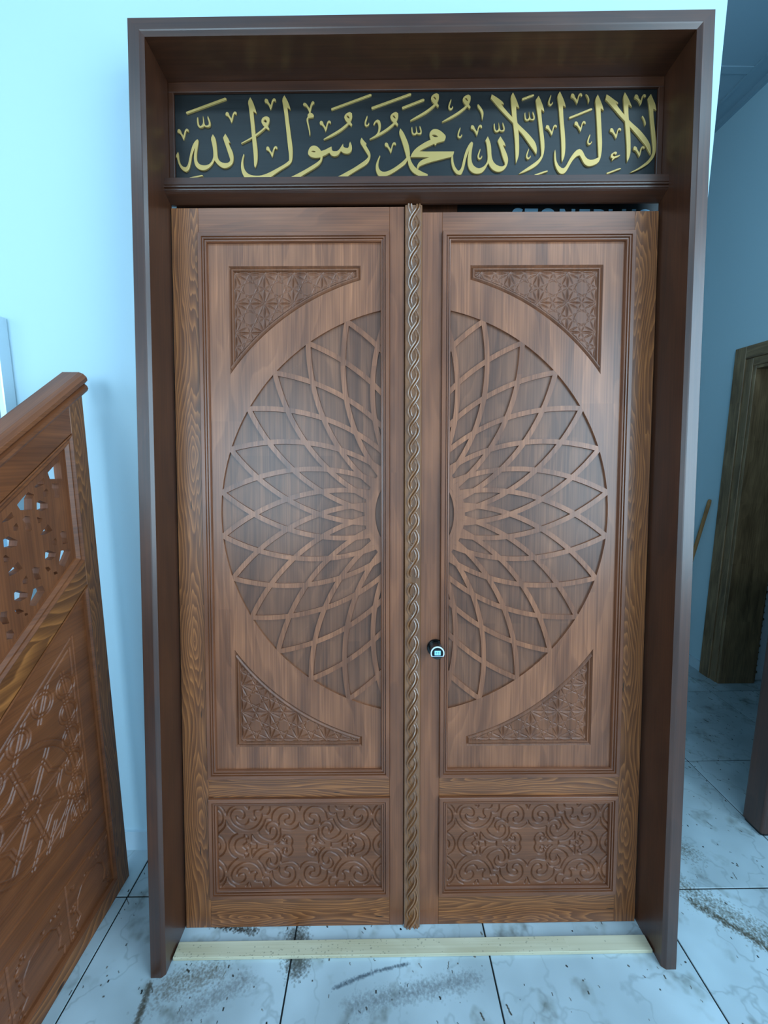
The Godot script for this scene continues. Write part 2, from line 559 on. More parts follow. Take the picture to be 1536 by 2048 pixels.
func room() -> void:
	twisted = false
	uvs = Vector2(1, 1)
	# floor and its tiles
	slab(Vector3(-2.85, -0.2, -3.55), Vector3(4.3, -0.0035, 4.35))
	var fl := struct("floor", M.grout)
	for i in range(-3, 9):
		for j in range(-8, 7):
			var x0 := -1.0042 + 0.6198 * i
			var z0 := -0.2322 - 0.6198 * j
			var lo := Vector3(maxf(x0 + 0.0025, -2.7), -0.012, maxf(z0 - 0.6173, -3.4))
			var hi := Vector3(minf(x0 + 0.6173, 4.15), 0.0, minf(z0 - 0.0025, 4.2))
			if hi.x - lo.x < 0.02 or hi.z - lo.z < 0.02: continue
			if hi.x < 0.9 and hi.z < BACK - 0.1: continue
			box(lo, hi, 0.0012)
			for k in UV.size():
				UV[k] = Vector2(V[k].x / 2.48, V[k].z / 2.48)
			commit("tile", M.tile, fl)
	# walls
	slab(Vector3(-2.85, 0, BACK - 0.15), Vector3(0.963, CEIL, BACK))
	struct("wall_back", M.wall)
	slab(Vector3(0.813, 0, -3.55), Vector3(0.963, CEIL, BACK - 0.15))
	struct("wall_recess", M.wall)
	slab(Vector3(0.963, 0, -3.55), Vector3(RIGHT + 0.243, CEIL, -3.4))
	struct("wall_far", M.wall)
	slab(Vector3(-2.85, 0, BACK), Vector3(-2.7, CEIL, 0.5))
	slab(Vector3(-2.85, 0, 0.5), Vector3(-2.7, 1.1, 2.7))
	slab(Vector3(-2.85, 2.8, 0.5), Vector3(-2.7, CEIL, 2.7))
	slab(Vector3(-2.85, 0, 2.7), Vector3(-2.7, CEIL, 4.2))
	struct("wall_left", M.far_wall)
	var rx := RIGHT + 0.243
	slab(Vector3(RIGHT, 0, -3.4), Vector3(rx, CEIL, -1.577))
	slab(Vector3(RIGHT, 2.10, -1.577), Vector3(rx, CEIL, -0.66))
	slab(Vector3(RIGHT, 0, -0.66), Vector3(rx, CEIL, 0.65))
	slab(Vector3(RIGHT, 0, 0.65), Vector3(rx, 1.0, 3.75))
	slab(Vector3(RIGHT, 3.3, 0.65), Vector3(rx, CEIL, 3.75))
	slab(Vector3(RIGHT, 0, 3.75), Vector3(rx, CEIL, 4.35))
	struct("wall_right", M.wall)
	slab(Vector3(-2.85, 0, 4.2), Vector3(-2.45, CEIL, 4.35))
	slab(Vector3(-2.45, 0, 4.2), Vector3(-0.85, 1.2, 4.35))
	slab(Vector3(-2.45, 3.2, 4.2), Vector3(-0.85, CEIL, 4.35))
	slab(Vector3(-0.85, 0, 4.2), Vector3(RIGHT, CEIL, 4.35))
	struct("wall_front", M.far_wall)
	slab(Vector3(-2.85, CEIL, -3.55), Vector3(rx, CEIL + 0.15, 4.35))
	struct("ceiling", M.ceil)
	slab(Vector3(2.075, CEIL - 0.008, -3.4), Vector3(2.092, CEIL, 4.2))
	slab(Vector3(2.195, CEIL - 0.03, -3.4), Vector3(RIGHT, CEIL, 4.2))
	slab(Vector3(0.963, CEIL - 0.006, -1.70), Vector3(2.075, CEIL, -1.655))
	struct("trim_1", M.ceil)
	# the dim room beyond the doorway
	slab(Vector3(4.15, 0, -3.4), Vector3(4.3, 2.7, 0.3))
	slab(Vector3(rx, 0, -3.55), Vector3(4.3, 2.7, -3.4))
	slab(Vector3(rx, 0, 0.3), Vector3(4.3, 2.7, 0.45))
	slab(Vector3(rx, 2.7, -3.55), Vector3(4.3, 2.85, 0.45))
	struct("wall_side_room", M.far_wall)
	# skirting
	slab(Vector3(-2.7, 0, BACK), Vector3(0.963, 0.081, BACK + 0.011))
	struct("baseboard_back", M.skirt)
	slab(Vector3(RIGHT - 0.011, 0, -3.4), Vector3(RIGHT, 0.075, -1.709))
	slab(Vector3(RIGHT - 0.011, 0, -0.53), Vector3(RIGHT, 0.075, 4.2))
	struct("baseboard_right", M.skirt)
	# windows
	window(1, Vector3(-2.45, 1.2, 4.2), Vector3(-0.85, 3.2, 4.2), 2)
	window(3, Vector3(-2.8, 1.1, 0.5), Vector3(-2.8, 2.8, 2.7), 2)
	window(2, Vector3(RIGHT, 1.0, 0.65), Vector3(RIGHT, 3.3, 3.75), 3)
	# doorway: two-step architrave and lining round the opening in the right wall
	uvs = Vector2(0.3, 1.6)
	var z1 := -1.577
	var z0 := -0.66
	var top := 2.10
	grain = 0
	box(Vector3(RIGHT - 0.022, 0, z1 - 0.132), Vector3(RIGHT, top + 0.128, z1 - 0.05), 0.003)
	box(Vector3(RIGHT - 0.022, 0, z0 + 0.05), Vector3(RIGHT, top + 0.128, z0 + 0.132), 0.003)
	grain = 2
	box(Vector3(RIGHT - 0.022, top + 0.05, z1 - 0.05), Vector3(RIGHT, top + 0.128, z0 + 0.05), 0.003)
	grain = 0
	var d := struct("door_1", M.casing)
	box(Vector3(RIGHT - 0.014, 0, z1 - 0.05), Vector3(RIGHT, top + 0.05, z1 + 0.0), 0.003)
	box(Vector3(RIGHT - 0.014, 0, z0), Vector3(RIGHT, top + 0.05, z0 + 0.05), 0.003)
	grain = 2
	box(Vector3(RIGHT - 0.014, top, z1), Vector3(RIGHT, top + 0.05, z0), 0.003)
	commit("architrave", M.casing, d)
	grain = 0
	box(Vector3(RIGHT - 0.008, 0, z1), Vector3(rx, top, z1 + 0.02), 0.002)
	box(Vector3(RIGHT - 0.008, 0, z0 - 0.02), Vector3(rx, top, z0), 0.002)
	box(Vector3(RIGHT - 0.008, top - 0.02, z1 + 0.02), Vector3(rx, top, z0 - 0.02), 0.002)
	commit("lining", M.casing, d)
	box(Vector3(rx + 0.002, 0, z1 - 0.10), Vector3(rx + 0.02, top + 0.1, z1 + 0.005), 0.003)
	commit("architrave", M.casing, d)

func window(n: int, lo: Vector3, hi: Vector3, panes: int) -> void:
	uvs = Vector2(1, 1)
	var alongx := hi.x - lo.x > 0.1
	var dir := Vector3(1, 0, 0) if alongx else Vector3(0, 0, 1)
	var nrm := Vector3(0, 0, 1) if alongx else Vector3(1, 0, 0)
	var wd := (hi - lo).dot(dir)
	var ht := hi.y - lo.y
	var base := Vector3(lo.x, lo.y, lo.z) + nrm * 0.05
	var f := 0.05
	for k in panes + 1:
		var c := base + dir * (wd * k / panes + (f / 2 if k == 0 else -f / 2 if k == panes else 0.0))
		var h := dir * f / 2 + nrm * 0.03
		box((c - h).min(c + h), (c - h).max(c + h) + Vector3(0, ht, 0), 0.004)
	for y: float in [0.0, ht - f]:
		var a := base + Vector3(0, y, 0) - nrm * 0.03
		var b := base + Vector3(0, y + f, 0) + dir * wd + nrm * 0.03
		box(a.min(b), a.max(b), 0.004)
	var o := struct("window_%d" % n, M.alu)
	for k in panes:
		var a := base + dir * (wd * k / panes + 0.02) - nrm * 0.003
		var b := base + dir * (wd * (k + 1) / panes - 0.02) + nrm * 0.003 + Vector3(0, ht, 0)
		box(a.min(b), a.max(b), 0.0)
		commit("pane", M.glass, o)

func ceiling_lights(day: Color) -> void:
	for p: Vector3 in [Vector3(1.25, CEIL, 1.15), Vector3(-1.1, CEIL, 1.15)]:
		var t := thing("ceiling_light", "flat white light panel in the ceiling, the one towards the right windows" if p.x > 0 else "flat white light panel in the ceiling, above the carved stair panel", "ceiling light", Transform3D(Basis(), p), "ceiling light panels")
		box(Vector3(-0.62, -0.03, -0.17), Vector3(0.62, 0, 0.17), 0.004)
		commit("frame", M.white, t)
		box(Vector3(-0.58, -0.034, -0.13), Vector3(0.58, -0.028, 0.13), 0.001)
		commit("diffuser_lamp", M.lamp, t)
		var l := AreaLight3D.new()
		l.name = "panel_light"
		l.area_size = Vector2(1.16, 0.26)
		l.position = Vector3(0, -0.04, 0)
		l.rotation = Vector3(-PI / 2, 0, 0)
		l.light_color = day
		l.light_energy = 1.6 if p.x > 0 else 0.8
		l.area_range = 20.0; l.area_attenuation = 2.0
		l.shadow_enabled = true
		t.add_child(l)

# ------------------------------------------------------------------ the deep frame with its calligraphy
const FW := 0.79645          # half the frame's width
const FH := 2.75
var frieze: MeshInstance3D

func foot(z: float) -> float:   # the leaning feet are cut level with the floor
	return -z * tan(DOOR_LEAN) + 0.0005

func portal() -> void:
	var t := thing("portal_frame", "tall deep brown wooden door frame with a gilded calligraphy frieze, leaning on the blue-white wall", "door frame", door_xf)
	twisted = true
	org = Vector3.ZERO
	uvs = Vector2(0.42, 2.4)
	var back := -0.142
	var prof := PackedVector2Array([Vector2(0, back), Vector2(0, -0.002), Vector2(0.002, 0), Vector2(0.032, 0), Vector2(0.0345, -0.0015), Vector2(0.0428, -0.0085), Vector2(0.0428, back)])
	for s: float in [-1.0, 1.0]:
		grain = 0
		for k in prof.size() - 1:
			var p := prof[k]; var q := prof[k + 1]
			var a := Vector3(s * (FW - p.x), foot(p.y), p.y)
			var b := Vector3(s * (FW - q.x), foot(q.y), q.y)
			var c := Vector3(s * (FW - q.x), FH - q.x, q.y)
			var d := Vector3(s * (FW - p.x), FH - p.x, p.y)
			if s > 0: quad(b, a, d, c)
			else: quad(a, b, c, d)
		commit("jamb", M.frame, t)
	grain = 1
	mould(Vector2(FW, FH), Vector2(-FW, FH), prof, 0.0)
	commit("head", M.frame, t)
	# frieze: a black board with a plain surround
	var ix := FW - 0.0428
	grain = 1
	box(Vector3(-ix, 2.372, -0.160), Vector3(ix, FH - 0.0428, -0.1425), 0.0)
	frieze = commit("frieze_board", M.black, t)
	box(Vector3(-ix, 2.677, -0.1425), Vector3(ix, FH - 0.0428, -0.133), 0.0015)
	commit("frieze_surround", M.frame, t)
	grain = 0
	for s: float in [-1.0, 1.0]:
		var x0 := s * ix; var x1 := s * (ix - 0.0165)
		box(Vector3(minf(x0, x1), 2.372, -0.1425), Vector3(maxf(x0, x1), 2.677, -0.133), 0.0015)
		commit("frieze_surround", M.frame, t)
	box(Vector3(-ix, 2.324, -0.1845), Vector3(0.14, 2.372, -0.1725), 0.001)
	commit("stop_rail", M.frame, t)
	grain = 0
	for s: float in [-1.0, 1.0]:
		box(Vector3(minf(s * ix, s * (ix - 0.018)), 0.022, -0.1845), Vector3(maxf(s * ix, s * (ix - 0.018)), 2.324, -0.1725), 0.001)
		commit("door_stop", M.frame, t)
	# cornice over the leaves: fascia, reeds and a soffit
	grain = 1
	var cp := PackedVector2Array([Vector2(-0.1425, 2.402), Vector2(-0.104, 2.402), Vector2(-0.101, 2.400), Vector2(-0.098, 2.3785), Vector2(-0.1005, 2.3765), Vector2(-0.1005, 2.3745), Vector2(-0.096, 2.373), Vector2(-0.096, 2.3695), Vector2(-0.101, 2.3685), Vector2(-0.101, 2.3665), Vector2(-0.0985, 2.365), Vector2(-0.0985, 2.3615), Vector2(-0.101, 2.361), Vector2(-0.101, 2.3595), Vector2(-0.106, 2.3565), Vector2(-0.118, 2.3515), Vector2(-0.136, 2.3435), Vector2(-0.1425, 2.3435)])
	run(cp, Vector3(-ix, 0, 0), Vector3(2 * ix, 0, 0), Vector3(0, 0, 1), Vector3(0, 1, 0))
	commit("cornice", M.frame, t)
	# calligraphy: every letter stroke and mark is a piece fixed on the board
	uvs = Vector2(1, 1)
	letters()

var glyph_n := 0
func soften(raw: PackedVector2Array) -> PackedVector2Array:   # cuts the shallow corners of an outline and keeps the sharp ones
	var out := PackedVector2Array()
	var n := raw.size()
	for i in n:
		var a := raw[(i + n - 1) % n]; var b := raw[i]; var c := raw[(i + 1) % n]
		if absf((b - a).angle_to(c - b)) > 0.75:
			out.append(b)
		else:
			out.append(b.lerp(a, 0.25)); out.append(b.lerp(c, 0.25))
	return out

func glyph(kind: String, raw: Array, hole: Array = []) -> void:
	var p := PackedVector2Array()
	for i in range(0, raw.size(), 2): p.append(Vector2(raw[i], raw[i + 1]) / 2000.0 + Vector2(0, 2.4))
	p = cw(soften(p))
	glyph_n += 1
	var zf := -0.1372 - 0.0001 * (glyph_n % 5)
	if hole.size():   # a loop is cut in two through its eye, so that each half is a plain outline
		var h := PackedVector2Array()
		for i in range(0, hole.size(), 2): h.append(Vector2(hole[i], hole[i + 1]) / 2000.0 + Vector2(0, 2.4))
		h = soften(h)
		var mid := Vector2.ZERO
		for q in h: mid += q / h.size()
		for e: float in [-1.0, 1.0]:
			var half := PackedVector2Array([mid + Vector2(0, 2), mid + Vector2(e * 3, 2), mid + Vector2(e * 3, -2), mid + Vector2(0, -2)])
			for q: PackedVector2Array in Geometry2D.intersect_polygons(p, half):
				for u: PackedVector2Array in Geometry2D.clip_polygons(q, h): plate(u, zf, -0.1425)
	else:
		plate(p, zf, -0.1425, 0.0007)
	commit(kind, M.gold, frieze)

# ------------------------------------------------------------------ the two carved leaves
const SPR := 0.757           # the corner carvings end on an arc struck from the rosette's centre
const CELL := 0.0902
var star_tile := PackedFloat32Array()

func star(n: int) -> void:   # one repeat of the chip-carved star pattern
	var chips := []
	for i in range(-1, 2):
		for j in range(-1, 2):
			var o := Vector2(i, j)
			for s: Vector2 in [Vector2(1, 1), Vector2(-1, 1), Vector2(1, -1), Vector2(-1, -1)]:
				for sw in 2:
					var d := Vector2(0.5, 1.0) * s if sw == 0 else Vector2(1.0, 0.5) * s
					for t: Vector3 in [Vector3(0.02, 0.40, 0.034), Vector3(0.40, 0.667, 0.022), Vector3(0.667, 0.80, 0.018), Vector3(0.80, 1.0, 0.024)]:
						chips.append([o + d * t.x, o + d * t.y, t.z])
			for d: Vector2 in [Vector2(0.5, 0), Vector2(-0.5, 0), Vector2(0, 0.5), Vector2(0, -0.5)]:
				chips.append([o + d * 0.03, o + d, 0.046])
	star_tile.resize(n * n)
	for c: Array in chips:
		var a: Vector2 = c[0]
		var b: Vector2 = c[1]
		var wmax: float = c[2]
		var ab := b - a
		var l2 := ab.length_squared()
		for j in range(maxi(0, int((minf(a.y, b.y) - wmax) * n)), mini(n - 1, int((maxf(a.y, b.y) + wmax) * n) + 1) + 1):
			for i in range(maxi(0, int((minf(a.x, b.x) - wmax) * n)), mini(n - 1, int((maxf(a.x, b.x) + wmax) * n) + 1) + 1):
				var p := Vector2(i, j) / n
				var t := clampf((p - a).dot(ab) / l2, 0.0, 1.0)
				var half := wmax * pow(maxf(sin(PI * t), 0.0), 0.6) + 0.004
				var d := p.distance_to(a + ab * t)
				if d < half:
					star_tile[j * n + i] = minf(star_tile[j * n + i], -1.15 * (half - d))

func arc(c: Vector2, r: float, a0: float, a1: float, n: int) -> PackedVector2Array:
	var out := PackedVector2Array()
	for i in n + 1:
		var a := lerpf(a0, a1, float(i) / n)
		out.append(c + Vector2(cos(a), sin(a)) * r)
	return out

func spandrel(c: Vector2, sx: float, sy: float, inset: float, top: float) -> PackedVector2Array:   # outline of a corner carving
	var u0 := 0.206 + inset; var u1 := 0.617 - inset; var v1 := top - inset
	var r := SPR + inset
	var out := PackedVector2Array()
	out.append(c + Vector2(sx * u0, sy * v1))
	var a0 := acos(u0 / r); var a1 := acos(u1 / r)
	for i in 29:
		var a := lerpf(a0, a1, i / 28.0)
		out.append(c + Vector2(sx * r * cos(a), sy * r * sin(a)))
	out.append(c + Vector2(sx * u1, sy * v1))
	return out

func leaf(sd: int) -> void:
	var s := float(sd)
	var left := sd < 0
	var xo := -0.750 if left else 0.7483          # hinge edge
	var xs := -0.6672 if left else 0.677          # hinge stile / opening
	var xl := -0.0757 if left else 0.0866         # opening / lock stile
	var xe := -0.0300 if left else -0.0280        # edge at the seam
	var top := 2.331 if left else 2.314
	var bot := 0.0125
	var base := Vector3(xo, bot, LEAF_Z)
	var label := "left door leaf of carved brown wood, with half a rosette and a scroll-carved lower panel" if left else "right door leaf of carved brown wood, with the plaited strip and the round lock knob"
	var t := thing("door_leaf", label, "door", door_xf * Transform3D(Basis(), base), "carved door leaves")
	twisted = true
	org = base
	uvs = Vector2(0.42, 2.4)
	var zb := LEAF_Z - 0.040
	var zf := LEAF_Z
	# everything below is measured in the frame's own axes; shift() moves it to the leaf's foot
	grain = 0
	uvs = Vector2(0.12, 2.4)
	leaf_box(Vector3(minf(xo, xs), bot, zb), Vector3(maxf(xo, xs), top, zf), "stile", M.pine, t)
	uvs = Vector2(0.42, 2.4)
	leaf_box(Vector3(minf(xl, xe), bot, zb), Vector3(maxf(xl, xe), top, zf), "stile", M.stile, t)
	grain = 1
	var x0 := minf(xs, xl); var x1 := maxf(xs, xl)
	leaf_box(Vector3(x0, 2.2526, zb), Vector3(x1, top, zf), "rail", M.stile, t)
	uvs = Vector2(0.12, 2.4)
	leaf_box(Vector3(x0, 0.4563, zb), Vector3(x1, 0.523, zf), "rail", M.pine, t)
	leaf_box(Vector3(x0, bot, zb), Vector3(x1, 0.1175, zf), "rail", M.pine, t)
	uvs = Vector2(0.42, 2.4)
	# upper panel: glued-up board pierced by half a rosette, with the pockets sunk behind a lattice
	grain = 0
	var c := Vector2(0.0403 if left else -0.0313, 1.3848)
	var R := 0.652
	var zp := LEAF_Z - 0.004
	var zr := zp - 0.007
	var outer := PackedVector2Array([Vector2(x0, 0.523), Vector2(x1, 0.523), Vector2(x1, 2.2526), Vector2(x0, 2.2526)])
	var disc := arc(c, R, PI / 2, PI * 1.5, 72) if left else arc(c, R, -PI / 2, PI / 2, 72)
	var holes := [disc, spandrel(c, s, 1, 0.0, 0.772), spandrel(c, s, -1, 0.0, 0.761)]
	var xm := c.x + s * 0.40
	var cuts := [PackedVector2Array([Vector2(x0, 0.5), Vector2(xm, 0.5), Vector2(xm, 2.3), Vector2(x0, 2.3)]), PackedVector2Array([Vector2(xm, 0.5), Vector2(x1, 0.5), Vector2(x1, 2.3), Vector2(xm, 2.3)])]
	for cut: PackedVector2Array in cuts:
		var pieces := [Geometry2D.intersect_polygons(outer, cut)[0]]
		for h: PackedVector2Array in holes:
			var rest := []
			for p: PackedVector2Array in pieces:
				rest.append_array(Geometry2D.clip_polygons(p, h))
			pieces = rest
		for p: PackedVector2Array in pieces:
			plate(p, zp, zr - 0.001)
	var panel := leaf_commit("upper_panel", M.panel, t)
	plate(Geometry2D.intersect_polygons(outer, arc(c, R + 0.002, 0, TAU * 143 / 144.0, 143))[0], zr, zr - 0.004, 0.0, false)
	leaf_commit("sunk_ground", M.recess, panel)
	# lattice of spiral strips
	var step := deg_to_rad(12.29)
	var inside := PackedVector2Array([Vector2(x0, 0.53), Vector2(x1, 0.53), Vector2(x1, 2.25), Vector2(x0, 2.25)])
	for fam: float in [-1.0, 1.0]:
		for k in range(-15, 15):
			var a0 := (k + 0.5) * step
			var lp := PackedVector2Array()
			var rp := PackedVector2Array()
			var n := 26
			for i in n + 1:
				var r := lerpf(R + 0.004, 0.172, float(i) / n)
				var a := a0 + fam * (R - r) / 0.969
				var e := Vector2(cos(a), sin(a))
				var tg := (e * -1.0 + Vector2(-e.y, e.x) * fam * r / 0.969).normalized()
				var nn := Vector2(-tg.y, tg.x) * 0.0076
				var p := c + Vector2(s * e.x * r, e.y * r)
				nn.x *= s
				lp.append(p + nn); rp.append(p - nn)
			rp.reverse()
			lp.append_array(rp)
			for q: PackedVector2Array in Geometry2D.intersect_polygons(lp, inside):
				if q.size() > 2: plate(q, zp - 0.0002 - (0.0003 if fam > 0 else 0.0), zr)
	var ro := arc(c, 0.196, 0, TAU * 59 / 60.0, 59)
	var ri := arc(c, 0.162, 0, TAU * 59 / 60.0, 59)
	var clipx := PackedVector2Array([Vector2(x0, 1.0), Vector2(x1, 1.0), Vector2(x1, 1.8), Vector2(x0, 1.8)])
	for a: PackedVector2Array in Geometry2D.intersect_polygons(ro, clipx):
		for q: PackedVector2Array in Geometry2D.clip_polygons(a, ri):
			plate(q, zp - 0.0008, zr)
	leaf_commit("lattice", M.panel, panel)
	# corner carvings
	if star_tile.is_empty(): star(72)
	var gp := PackedVector2Array([Vector2(0, 0), Vector2(0.0045, -0.0055), Vector2(0.0095, -0.0005), Vector2(0.0125, -0.0005), Vector2(0.0165, -0.0070), Vector2(0.0185, -0.0070)])
	for sy: float in [1.0, -1.0]:
		var tp := 0.772 if sy > 0 else 0.761
		ring_sweep(spandrel(c, s, sy, 0.0, tp), gp, zp)
		var inn := spandrel(c, s, sy, 0.0150, tp)
		var cell := CELL / 72.0
		var w := 330
		var hh := 256
		# grid from the inner corner outwards, laid so that x still grows to the right
		var cor := c + Vector2(s * (0.617 - 0.0185), sy * (tp - 0.0225))
		var at := Vector2(cor.x - (4 if s < 0 else w - 5) * cell, cor.y - (hh - 5 if sy > 0 else 4) * cell)
		var hg := PackedFloat32Array(); hg.resize(w * hh)
		var keep := PackedByteArray(); keep.resize(w * hh)
		for j in hh:
			for i in w:
				var k := j * w + i
				var gx := (i - 4) if s < 0 else (w - 5 - i)
				var gy := (hh - 5 - j) if sy > 0 else (j - 4)
				hg[k] = star_tile[posmod(gy, 72) * 72 + posmod(gx, 72)] * CELL
				var d := at + Vector2(i + 0.5, j + 0.5) * cell - c
				keep[k] = 1 if d.length() > SPR + 0.0155 and absf(d.x) > 0.206 + 0.0155 and absf(d.x) < 0.617 - 0.0155 and absf(d.y) < tp - 0.0155 else 0
		field(w, hh, cell, at, zp - 0.0035, hg, keep)
		leaf_commit("corner_carving", M.carve, panel)
	# mouldings, four mitred lengths round each panel
	var mp := PackedVector2Array([Vector2(0, 0), Vector2(0, 0.0085), Vector2(0.0015, 0.010), Vector2(0.012, 0.010), Vector2(0.0132, 0.0055), Vector2(0.0146, 0.0055), Vector2(0.0154, 0.0080), Vector2(0.0188, 0.0080), Vector2(0.0197, 0.0030), Vector2(0.0210, 0.0030), Vector2(0.0218, 0.0055), Vector2(0.0254, 0.0050), Vector2(0.0274, 0.0010), Vector2(0.0274, -0.0070)])
	for lim: Vector2 in [Vector2(0.523, 2.2526), Vector2(0.1175, 0.4563)]:
		var q := [Vector2(x0, lim.x), Vector2(x1, lim.x), Vector2(x1, lim.y), Vector2(x0, lim.y)]
		for k in 4:
			grain = 1 if k % 2 == 0 else 0
			mould(q[k], q[(k + 1) % 4], mp, zf)
			leaf_commit("moulding", M.mould, t)
	# lower panel carved with scrolls
	grain = 1
	var cell2 := 0.00125
	var w2 := int((x1 - x0 - 0.040) / cell2)
	var h2 := int((0.4563 - 0.1175 - 0.040) / cell2)
	var at2 := Vector2(x0 + 0.020, 0.1375)
	var hg2 := PackedFloat32Array(); hg2.resize(w2 * h2)
	var cc := Vector2(-0.3740 if left else 0.3830, 0.2880)
	for l: PackedVector2Array in scrolls():
		for mx: float in [-1.0, 1.0]:
			for my: float in [-1.0, 1.0]:
				var q := PackedVector2Array()
				for p in l: q.append(cc + Vector2(p.x * mx, p.y * my))
				groove(hg2, w2, h2, cell2, at2, q, 0.0037, 0.0058)
	field(w2, h2, cell2, at2, LEAF_Z - 0.0035, hg2, PackedByteArray())
	leaf_commit("scroll_panel", M.carve, t)
	if not left:
		plaited_strip(t)
		lock_knob(t)

func leaf_box(lo: Vector3, hi: Vector3, called: String, m: Material, t: Node3D) -> void:
	box(lo, hi, 0.0012)
	leaf_commit(called, m, t)

func leaf_commit(called: String, m: Material, parent: Node) -> MeshInstance3D:
	return commit(called, m, parent)

func scrolls() -> Array:   # carving lines of one quarter of the lower panel
	var raw := [
		[165, 170, 210, 215, 235, 280, 230, 350, 200, 400, 150, 440],
		[190, 100, 250, 170, 288, 250, 310, 200, 350, 145, 420, 105],
		[150, 555, 210, 500, 255, 450, 278, 390, 285, 345, 320, 420, 380, 490, 425, 530, 465, 556],
		[862, 290, 840, 350, 790, 420, 720, 470, 640, 492, 560, 485, 480, 450, 410, 395, 370, 330, 355, 270, 375, 205, 420, 165, 480, 155, 540, 175, 580, 220, 585, 270, 560, 305, 530, 310, 490, 300, 460, 275, 445, 300, 460, 350, 500, 390, 550, 410, 600, 405, 640, 370, 655, 325],
		[595, 105, 645, 160, 668, 105],
		[660, 320, 700, 340, 740, 345, 768, 328, 768, 305, 745, 280, 735, 230, 745, 190, 780, 178, 830, 180, 868, 155, 885, 105],
		[990, 105, 995, 180, 960, 240, 905, 248, 872, 240, 862, 290],
		[465, 556, 390, 600, 345, 660, 322, 720, 320, 755],
		[580, 575, 572, 605, 545, 622, 480, 645, 435, 690, 415, 755],
		[580, 575, 625, 590, 640, 630, 602, 650, 612, 690, 590, 712, 558, 740, 556, 755],
		[700, 572, 688, 620, 690, 690, 720, 710, 765, 715, 776, 740, 776, 755],
		[715, 590, 760, 650, 830, 700, 900, 716, 955, 720, 957, 755],
		[640, 745, 648, 730, 665, 732, 672, 755],
		[1020, 345, 970, 320, 920, 330, 905, 370, 870, 440, 830, 490, 800, 525],
		[800, 525, 840, 590, 920, 640, 990, 660, 1050, 640, 1095, 580, 1103, 520, 1080, 468, 1040, 455, 1000, 480, 985, 552, 960, 530, 930, 490, 930, 440, 960, 395, 1010, 372, 1060, 372, 1100, 390, 1130, 422],
		[1130, 422, 1140, 395, 1132, 350, 1145, 300, 1180, 252, 1240, 235, 1290, 245, 1310, 280, 1290, 318, 1240, 335, 1230, 372, 1260, 410, 1320, 415, 1370, 380, 1395, 320, 1395, 250, 1365, 190, 1310, 145, 1240, 120, 1160, 130, 1090, 170, 1040, 230, 1025, 290, 1020, 345],
		[1470, 385, 1440, 440, 1390, 480, 1320, 500, 1250, 492, 1172, 475],
		[1172, 475, 1158, 510, 1165, 580, 1140, 640, 1105, 685, 1065, 718, 1120, 715, 1150, 692, 1190, 698, 1225, 720, 1262, 716],
		[1430, 100, 1470, 192],
		[1175, 665, 1210, 700, 1250, 702, 1263, 665, 1238, 648, 1212, 662, 1198, 625, 1230, 590, 1290, 588, 1340, 630, 1358, 690, 1342, 735, 1340, 755],
		[165, 580, 225, 625, 265, 690, 278, 755],
		[165, 700, 182, 725, 188, 755],
	]
	var out := []
	for r: Array in raw:
		var q := []
		for i in range(0, r.size(), 2): q.append((r[i] - 1470) * 0.0002031); q.append((755 - r[i + 1]) * 0.0002115)
		out.append(smooth(q, 1.0, Vector2.ZERO, 1.0, 1.0, 3))
	return out

func plaited_strip(t: Node3D) -> void:   # board over the seam, carved as two strands twisted round each other
	grain = 0
	uvs = Vector2(0.42, 2.4)
	var bz := LEAF_Z + 0.009
	box(Vector3(-0.0284, 0.0105, LEAF_Z), Vector3(0.0239, 2.331, bz), 0.002)
	var strip := leaf_commit("cover_strip", M.braid, t)
	var prof := PackedVector2Array([Vector2(-0.0078, -0.0070), Vector2(-0.0074, 0.0010), Vector2(-0.0062, 0.0034), Vector2(-0.0040, 0.0042), Vector2(-0.0020, 0.0030), Vector2(0.0, -0.0012), Vector2(0.0020, 0.0030), Vector2(0.0040, 0.0042), Vector2(0.0062, 0.0034), Vector2(0.0074, 0.0010), Vector2(0.0078, -0.0070)])
	for part: Vector2 in [Vector2(1.186, 2.3305), Vector2(0.0115, 1.166)]:
		var p := 0.0566
		var n := int((part.y - part.x) / p * 14.0)
		for strand: float in [1.0, -1.0]:
			var prev := PackedVector3Array()
			for i in n + 1:
				var y := lerpf(part.x, part.y, float(i) / n)
				var ph := PI * (y - 2.3) / p
				var cx := -0.0012 + strand * 0.0128 * sin(ph)
				var dx := strand * 0.0128 * cos(ph) * PI / p
				var cz := bz + 0.0012 + strand * 0.0046 * cos(ph)
				var tg := Vector2(dx, 1.0).normalized()
				var row := PackedVector3Array()
				for q in prof:
					row.append(Vector3(cx + tg.y * q.x, clampf(y - tg.x * q.x, part.x - 0.004, minf(part.y, 2.3305)), cz + q.y))
				if i > 0:
					for k in prof.size() - 1:
						quad(prev[k], prev[k + 1], row[k + 1], row[k])
				prev = row
	leaf_commit("plait", M.braid, strip)

